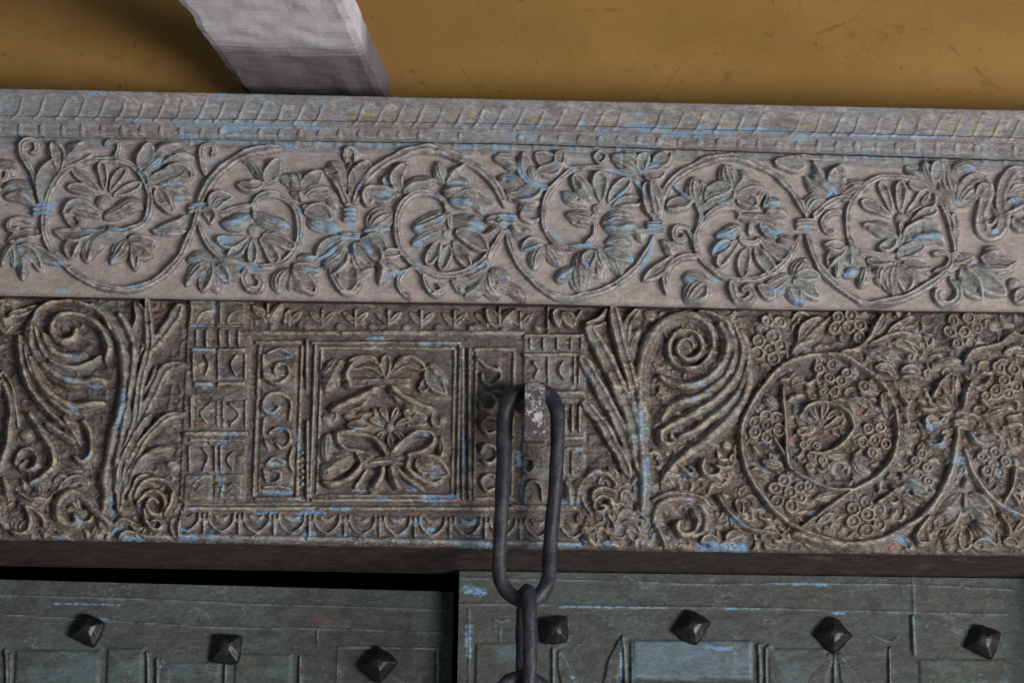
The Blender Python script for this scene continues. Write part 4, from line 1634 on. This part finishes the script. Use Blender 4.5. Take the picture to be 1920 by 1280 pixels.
# ------------------------------------------------------------------ carved lintel board
PB = Plane((0, 0, 0))
FB = Field(PB, [(-EXT, 536), (0, 540), (960, 556), (1920, 572), (1920+EXT, 576)], [(-EXT, 1007), (0, 1011), (340, 1016), (960, 1028), (1920, 1041), (1920+EXT, 1044)], -EXT, 1920+EXT, 1.5, 8)
HB = {'s': 14, 'l': 18, 'p': 16, 'd': 16, 'n': 16, 'S': 25, 'k': 17, 'B': 21, 'ws': 1.22, 'wl': 1.55, 'wp': 1.25, 'wS': 1.42, 'wB': 1.2}
carve(FB, BOARD, HB, {'style': 'board', 's': 'carved_rib', 'l': 'leaf', 'p': 'petal', 'd': 'boss', 'n': 'vine_tie', 'S': 'scroll', 'k': 'grape', 'B': 'blade', 'R': 'moulding'})
FB.cur = ('egg_border', 0)
for i in range(12):
    cx = 349+66*i; y = 956+.0172*(cx-340)
    if 920 < cx < 925: continue
    FB.stroke([(cx-24, y+3), (cx-21, y+22), (cx, y+38), (cx+21, y+22), (cx+24, y+3)], 6.5, 9, 'egg_rim', w_stem, p_round)
    FB.stroke([(cx-14, y+6), (cx, y+14), (cx+14, y+6)], 12, 6, 'egg', w_leaf, p_round)
    FB.stroke([(cx+33, y+6), (cx+33, y+42)], 7, 9, 'dart', w_stem, p_round)
    FB.stroke([(cx+24, y+8), (cx+33, y+24), (cx+42, y+8)], 6, 7, 'dart', w_stem, p_round)
FB.rect(342, 948, 1082, 957, 10, 'moulding'); 
for (a, b) in ((342, 1082),):
    FB.stroke([(a, 1004), (b, 1020)], 14, 9, 'moulding', w_even, p_round)
FB.cur = ('palmette_border', 0)
FB.rect(410, 618, 985, 628, 7, 'moulding')
for q in range(9):
    cx = 480+q*62; y = 578+.012*(cx-480)
    FB.stroke([(cx, y+26), (cx-12, y+14), (cx-24, y+2)], 12, 8, 'leaf', w_leaf, p_leaf); FB.stroke([(cx, y+26), (cx+12, y+14), (cx+24, y+2)], 12, 8, 'leaf', w_leaf, p_leaf)
    FB.stroke([(cx, y+28), (cx, y+12), (cx, y-2)], 7, 9, 'carved_rib'); FB.dome((cx+31, y+32), 8.5, 8, 'boss')
FB.cur = None
# small chisel work between the big forms of the grape scrolls and the foliage at both ends
for i in range(1050):
    cx = random.choice([random.uniform(1235, 1930)]*4+[random.uniform(1085, 1240), random.uniform(-5, 340)]); cy = random.uniform(583, 1032) if cx > 1235 else random.uniform(900, 1015)
    a = random.uniform(0, 6.28); l = random.uniform(14, 36); bnd = random.choice((-.6, .6))
    FB.stroke([(cx, cy), (cx+l*.5*math.cos(a), cy+l*.5*math.sin(a)), (cx+l*math.cos(a+bnd), cy+l*math.sin(a+bnd))], random.uniform(8, 15), random.uniform(6, 14), 'leaflet', w_leaf, random.choice((p_leaf, p_ridge, p_vein)))
paint(FB, BOARD_BLUE, FB.P, .85)
FB.paint([(345, 985), (700, 992), (1085, 1002)], 34, FB.P, .46); FB.paint([(345, 1004), (1085, 1018)], 16, FB.P, .62); FB.paint([(480, 935), (900, 944)], 14, FB.P, .5)
FB.paint([(500, 640), (510, 930)], 45, FB.P, .34); FB.paint([(410, 640), (415, 930)], 45, FB.P, .36); FB.paint([(1205, 760), (1200, 960)], 22, FB.P, .5); FB.paint([(225, 740), (205, 1000)], 22, FB.P, .45); FB.paint([(870, 640), (868, 930)], 14, FB.P, .5)
FB.paint([(1290, 690), (1330, 740)], 60, FB.P, .34); FB.paint([(1040, 700), (1030, 1000)], 50, FB.P, .36)
pbm = FB.V-FB.vb
FB.mirror(0, 1919, 800)
und = (vnoise(FB.U, FB.V, 22, 16, 81)-.5)*4+(vnoise(FB.U, FB.V, 60, 40, 82)-.5)*4
rd = lambda su, sv, sd: 1-np.abs(2*vnoise(FB.U+9*(vnoise(FB.U, FB.V, 30, 30, sd+5)-.5), FB.V+9*(vnoise(FB.U, FB.V, 30, 30, sd+6)-.5), su, sv, sd)-1)
busy = rd(17, 13, 83)**2.2*5+rd(9, 7, 84)**2*2-2
(ua, ub), _ = PB.uv(np.array([338., 1088.]), np.array([800., 800.]))
inside = np.clip((FB.U-ua)/8, 0, 1)*np.clip((ub-FB.U)/8, 0, 1)
und = und*.6+busy*(1-.8*inside)
FB.H += und*np.clip(1-FB.H/10, .12, 1)
FB.base = -6*(1-np.sqrt(np.clip(1-(np.clip(6-pbm, 0, 6)/6)**2, 0, 1)))
FB.H *= np.clip(.35+pbm/12, 0, 1)
wearing(FB, 1.9, 70, .16)
lb = empty('lintel_board', 'dark carved lintel board with volutes, a framed square panel, towers and grape scrolls', 'carved board', PB.at(960, 1028))
FB.build(lb, {'ground': M['board_ground']}, M['board_carving'])
SOF = .188
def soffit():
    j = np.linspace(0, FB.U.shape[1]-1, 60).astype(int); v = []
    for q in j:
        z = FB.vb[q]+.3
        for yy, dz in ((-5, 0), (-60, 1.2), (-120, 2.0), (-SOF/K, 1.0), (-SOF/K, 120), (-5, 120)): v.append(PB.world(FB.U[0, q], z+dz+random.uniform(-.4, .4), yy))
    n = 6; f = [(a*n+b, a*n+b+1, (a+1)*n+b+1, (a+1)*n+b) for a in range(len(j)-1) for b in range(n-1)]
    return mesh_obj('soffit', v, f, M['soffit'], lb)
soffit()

# ------------------------------------------------------------------ door leaves
def door(plane, top, bot, x0, x1, txt, ht, names, off=4):
    F = Field(plane, top, bot, x0, x1, 2.2, off)
    for tok, P, k in read(txt):
        if tok[0] == 'g':
            pts = np.array(P(tok[2:])); pts = np.stack(F.pl.uv(pts[:, 0], pts[:, 1], F.off), -1); C = spline(pts); r = F.dist(C, np.full(len(C), float(tok[1])/k/2))
            if r: F.H[r[0]] -= 4.0*np.clip(1-r[1]**2, 0, 1)
        elif tok[0] == 'P': (a, b), (c, d) = P(tok[2:4]); F.rect(a, b, c, d, float(tok[1]), 'panel', bev=5, mat=tok[4])
        elif tok[0] == 'C': (a, b), (c, d) = P(tok[2:4]); F.rect(a, b, c, d, float(tok[1]), '', bev=4, cut=True)
        elif tok[0] == 's': F.stroke(P(tok[2:]), float(tok[1])/k, 4.0, 'moulding', w_even, p_round)
        elif tok[0] == 'r': F.stroke(P(tok[2:]), float(tok[1])/k, 9.0, 'rib', w_stem, p_round)
        elif tok[0] == 'p': F.stroke(P(tok[2:]), float(tok[1])/k, 5.5, 'spade', w_petal, p_flat)
    paint(F, names, F.P, .6)
    F.H = blur(F.H, .6)+(vnoise(F.U, F.V, 40, 14, 5)-.5)*1.2+(vnoise(F.U, F.V, 7, 4, 6)-.5)*.7
    return F
def lower_board(F, parent):
    v = [F.pl.world(F.U[0, q], z, hh) for q in (0, -1) for z in (60.0, F.vb[q]) for hh in (0.0, -60.0)]
    return mesh_obj('lower_board', v, [(0, 4, 6, 2), (1, 3, 7, 5), (0, 1, 5, 4), (2, 6, 7, 3), (0, 2, 3, 1), (4, 5, 7, 6)], M['door'], parent)
PR = Plane((0, .150, 0))
RIGHT = '''
@1000,1000,4
s 12 -560,332 170,345 700,360 1300,378 1920,372 2840,385 3600,420
s 17 -560,528 70,532 640,550 1300,552 1920,566 2860,590 3560,606
P 5 -440,820 -60,1500 panel_dull
s 12 -480,560 -480,1500
s 14 -250,700 -250,1500
s 12 -300,640 -240,655 -190,640
P 7 745,800 1640,1088 panel
P 5 745,1115 1640,1500 panel_dull
r 34 672,775 685,900 692,1100 692,1500
r 18 738,815 738,1500
p 130 650,810 610,960 580,1150 560,1400
r 34 1690,835 1700,1000 1702,1500
r 20 1745,850 1748,1500
p 130 1775,850 1810,1000 1840,1150 1850,1400
r 26 150,860 150,1500
p 140 200,900 235,1020 270,1150 290,1400
P 5 1800,860 2200,1500 panel_dull
r 26 2260,900 2262,1500
p 150 2225,920 2170,1030 2120,1160 2100,1400
p 150 2300,920 2350,1030 2390,1160 2400,1400
s 14 2540,755 2640,800 2690,802 2740,768
r 22 2675,850 2678,1500
r 40 2845,620 2862,900
s 18 2848,325 2860,600
P 4 2900,940 3560,1500 panel_dull
'''
RBLUE = '''
@1000,1000,4
26 600,548 1000,552
26 1440,560 1700,565
20 1800,372 1900,376
60 1300,850 1480,870
120 -500,420 -380,440
80 -490,700 -480,900
40 660,900 665,1080
30 200,545 640,550
34 2240,590 2330,596
40 2200,380 1960,372
40 300,1080
'''
FR = door(PR, [(856, 1070), (1900, 1084), (2060, 1086)], [(856, 1400), (1900, 1420), (2060, 1422)], 858, 2060, RIGHT, 0, RBLUE)
dr = empty('door_leaf', 'closed right hand door leaf, teal grey, with four black iron studs', 'door', PR.at(1380, 1400))
FR.build(dr, {'ground': M['door'], 'panel': M['panel'], 'panel_dull': M['panel_dull']}, M['door'], 8)
backing('leaf_board', FR, .045, M['dark_wood'], dr, .4, -6); lower_board(FR, dr)
# the left leaf stands a little ajar: hinged far left, its free edge swung inwards
HX = -.80; PL = Plane((HX, .166, 0), math.radians(2.2))
LEFT = '''
@0,1000,4
s 12 -600,440 0,462 800,480 1400,505 1920,528 2700,552 3350,572
s 10 -600,570 0,604 800,652 1600,700 2400,712 3340,742
P 5 100,872 735,1500 panel_dull
P 5 790,858 1060,1500 panel_dull
r 30 40,870 50,1000 52,1500
r 20 78,900 78,1500
r 26 1100,890 1110,1000 1112,1500
r 34 1180,940 1186,1500
p 110 1215,950 1240,1100 1250,1400
r 20 1690,970 1690,1500
P 4 1240,960 1640,1500 panel_dull
P 4 1750,900 2180,1500 panel_dull
r 26 2250,920 2255,1500
s 16 2380,720 2384,830
s 13 2530,848 3290,862
s 13 2534,852 2530,1500
s 13 3284,866 3284,1500
C 5 2552,868 3268,1500
'''
LBLUE = '''
@0,1000,4
20 640,630 820,640
26 1200,1000
30 1760,380 1760,400
24 400,520 900,530
'''
FL_ = door(PL, [(-140, 1081), (0, 1086), (852, 1109)], [(-140, 1390), (852, 1410)], -140, 851, LEFT, 0, LBLUE)
dl = empty('door_leaf', 'left hand door leaf, olive grey, standing ajar below the black gap, with three iron studs', 'door', PL.at(420, 1400))
FL_.build(dl, {'ground': M['door'], 'panel_dull': M['panel_dull']}, M['door'], 8)
backing('leaf_board', FL_, .045, M['dark_wood'], dl, .4, -6); lower_board(FL_, dl)

def stud(plane, px, py, size, rot, parent):
    c = plane.at(px, py, 6.0); s = size*K/2; u = plane.u; n = plane.n; z = np.array([0, 0, 1.0]); ca, sa = math.cos(rot), math.sin(rot)
    cj = [random.uniform(.9, 1.08) for _ in range(4)]; tp = random.uniform(.8, 1.15); rings = [(1.0, -.012), (1.04, .003*tp), (.93, .0075*tp), (.50, .0165*tp), (.24, .0195*tp)]; v = []; m = 16
    for r, h in rings:
        for k in range(m):
            a = 2*math.pi*k/m+math.pi/4; e = 1/max(abs(math.cos(a)), abs(math.sin(a))); rr = s*r*(.74*e+.26*1.12)*cj[k*4//m]; a2 = a
            x, y = rr*math.cos(a2), rr*math.sin(a2)
            jj = 1+random.uniform(-.06, .06)
            v.append(c+u*(x*ca-y*sa)*jj+z*(x*sa+y*ca)*jj+n*h)
    v.append(c+n*.0200*tp+u*random.uniform(-.002, .002)+z*random.uniform(-.002, .002))
    f = [(b*m+k, b*m+(k+1) % m, (b+1)*m+(k+1) % m, (b+1)*m+k) for b in range(len(rings)-1) for k in range(m)]
    f += [((len(rings)-1)*m+k, (len(rings)-1)*m+(k+1) % m, len(rings)*m) for k in range(m)]
    return mesh_obj('stud', v, f, M['stud'], parent, bevel=.0016)
for px, py, sz, a in ((165, 1180, 54, -24), (424, 1215, 54, -3), (710, 1245, 54, -38)): stud(PL, px, py, sz, math.radians(a), dl)
for px, py, sz, a in ((1040, 1181, 50, 4), (1298, 1175, 54, -32), (1562, 1190, 54, 45), (1842, 1200, 52, -22)): stud(PR, px, py, sz, math.radians(a), dr)

# ------------------------------------------------------------------ whitewashed joist over the cornice
ZJ = PF.at(585, 176, 38)[2]+.022
def zhit(px, py):
    d = np.array([(px-960)/1920*36/FOC, -(py-640)/1920*36/FOC, -1.0]) @ CR.T; return CAMP+d*((ZJ-CAMZ)/d[2])
def joist():
    a, b, c, d = zhit(455, 172), zhit(335, 0), zhit(715, 176), zhit(640, 0)
    L = lambda p, q, y: p[0]+(q[0]-p[0])*(y-p[1])/(q[1]-p[1])
    ny, nx = 90, 22; Y = np.linspace(.08, -1.1, ny); v = []; TH = .046
    prof = [(k/nx, 0) for k in range(nx+1)]+[(1, h) for h in (.25, .5, .75, 1)]+[(1-k/nx, 1) for k in range(1, nx+1)]+[(0, h) for h in (.75, .5, .25)]
    for i, y in enumerate(Y):
        xl, xr = L(a, b, y), L(c, d, y)
        rl = (vnoise(np.array([y*400+900]), np.array([1.0]), 14, 1, 21)[0]-.5)*.003+(vnoise(np.array([y*400+900]), np.array([9.0]), 3, 1, 22)[0]-.5)*.003; rr = (vnoise(np.array([y*400+900]), np.array([5.0]), 9, 1, 23)[0]-.5)*.003
        for s_, h in prof:
            w_ = (vnoise(np.array([s_*60+3]), np.array([y*300]), 7, 9, 24)[0]-.5)*.004
            ed = .003*(abs(s_-.5) > .485)*(h in (0, 1))*(1 if h == 0 else -1)
            v.append((xl+rl*(1-s_)+(xr+rr*s_-xl)*s_, y, ZJ+TH*h+(w_ if h == 0 else 0)+ed+.22*max(0, y+.12)**2))
    m = len(prof); f = [(i*m+k, i*m+(k+1) % m, (i+1)*m+(k+1) % m, (i+1)*m+k) for i in range(ny-1) for k in range(m)]
    f += [tuple(range(m)), tuple(range((ny-1)*m, ny*m))[::-1]]
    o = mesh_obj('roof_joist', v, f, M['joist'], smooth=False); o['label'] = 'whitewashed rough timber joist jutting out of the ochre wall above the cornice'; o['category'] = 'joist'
    return o
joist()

# ------------------------------------------------------------------ iron staple and hanging chain
PC = Plane((0, -.055, 0))       # the chain hangs a little in front of the carving
ZST = PC.at(1003, 838)[2]
M['staple'] = mat_staple()
def tube(name, pts, rad, mat, parent, closed=False, seg=14, sub=5, flat=1.0):
    P = np.array(pts, float); n = len(P)
    if closed: Q = np.vstack([P[-1:], P, P[:2]])
    else: Q = np.vstack([2*P[0]-P[1], P, 2*P[-1]-P[-2]])
    C = []
    for i in range(1, len(Q)-2):
        p0, p1, p2, p3 = Q[i-1:i+3]
        for t in np.arange(sub)/sub: C.append(.5*(2*p1+(p2-p0)*t+(2*p0-5*p1+4*p2-p3)*t*t+(3*p1-p0-3*p2+p3)*t**3))
    if not closed: C.append(P[-1])
    C = np.array(C); m = len(C); v = []
    R = np.interp(np.linspace(0, 1, m), np.linspace(0, 1, len(rad)), rad) if hasattr(rad, '__len__') else np.full(m, rad)
    nrm = None
    T = (np.roll(C, -1, 0)-np.roll(C, 1, 0)) if closed else np.gradient(C, axis=0)
    ref = np.array([0, 0, 1.0]); c0 = C.mean(0); _, _, vt = np.linalg.svd(C-c0); ref = vt[2]
    for i in range(m):
        t = T[i]/np.linalg.norm(T[i]); b = ref-t*(ref@t); b /= np.linalg.norm(b); a = np.cross(t, b)
        for k in range(seg):
            q = 2*math.pi*k/seg; jj = 1+.045*math.sin(i*.9+k*1.3)+.04*math.sin(i*.37+k*2.1)+random.uniform(-.02, .02)
            v.append(C[i]+(a*math.cos(q)+b*math.sin(q)*flat)*R[i]*jj)
    f = [(i*seg+k, i*seg+(k+1) % seg, ((i+1) % m)*seg+(k+1) % seg, ((i+1) % m)*seg+k) for i in range(m if closed else m-1) for k in range(seg)]
    if not closed: f += [tuple(range(seg))[::-1], tuple(range((m-1)*seg, m*seg))]
    return mesh_obj(name, v, f, mat, parent, smooth=True)
ch = empty('iron_chain', 'dark wrought iron chain, its long top link hanging from the staple in the lintel', 'chain', PC.at(985, 1400))
l1 = [(946, 790), (950, 762), (962, 742), (982, 733), (1004, 731), (1026, 738), (1040, 756), (1046, 785), (1045, 840), (1042, 900), (1037, 960), (1032, 1020), (1030, 1070), (1024, 1098), (1008, 1119), (986, 1127), (962, 1117), (943, 1097), (936, 1070), (938, 1010), (941, 950), (943, 890), (945, 840)]
tube('chain_link', [PC.at(x, y, 6*math.sin(i)) for i, (x, y) in enumerate(l1)], [.0112]*4+[.0108]*3+[.0098]*4+[.0100, .0104, .0106, .0106, .0104, .0100]+[.0098]*4+[.0108, .0112], M['iron'], ch, closed=True)
def edge_link(cx, ytop, ybot, half, yaw, name):
    pts = []
    for a in np.linspace(0, 2*math.pi, 22, endpoint=False):
        sx = half*math.copysign(abs(math.cos(a))**.8, math.cos(a)); yy = (ytop+ybot)/2-(ybot-ytop)/2*math.copysign(abs(math.sin(a))**.75, math.sin(a))
        p = np.array(PC.at(cx, yy)); pts.append(p+np.array([math.cos(yaw), math.sin(yaw), 0])*sx*K)
    return tube(name, pts, .0100, M['iron'], ch, closed=True)
edge_link(987, 1108, 1330, 34, math.radians(-80), 'chain_link')
rp = [PC.at(980+48*math.cos(a), 1320-50*math.sin(a), 5) for a in np.linspace(0, 2*math.pi, 20, endpoint=False)]
tube('chain_link', rp, .0105, M['iron'], ch, closed=True)
# staple: a flat bar driven into the lintel, turned down over the link
def staple():
    y0 = .03; o = PC.at(1003, 722); z1 = o[2]; x = o[0]; hw = 19*K; zb = ZST; yf = -.088; th = .016
    sec = [(y0, z1-.006, z1-.030), (-.060, z1, z1-.024)]
    pts = [(y0, z1-.004), (-.072, z1), (yf, z1-.012), (yf-.004, zb), (yf+th-.002, zb), (yf+th, z1-.030), (y0, z1-.030)]
    m = len(pts); v = [(x+s*hw*(1.0 if i not in (3, 4) else 1.03), p[0], p[1]) for s in (-1, 1) for i, p in enumerate(pts)]
    f = [tuple(range(m)), tuple(range(m, 2*m))[::-1]]+[(k, m+k, m+(k+1) % m, (k+1) % m) for k in range(m)]
    ob = mesh_obj('iron_staple', v, f, M['staple'], None, bevel=.002)
    ob['label'] = 'square iron staple with chipped white paint, driven into the lintel and holding the long link'; ob['category'] = 'staple'
staple()

# ------------------------------------------------------------------ unseen door post, added to shade the right leaf
jp = PB.at(2040, 1100); jz = PB.at(1985, 1043)[2]-.0005
jb = box('unseen_door_post', jp[0], jp[0]+.16, .05, .26, .0, jz, M['dark_wood'], bevel=.004); jb['label'] = 'dark wooden door post out of view at the right, added to shade the closed leaf'; jb['category'] = 'door post'; jb['kind'] = 'thing'
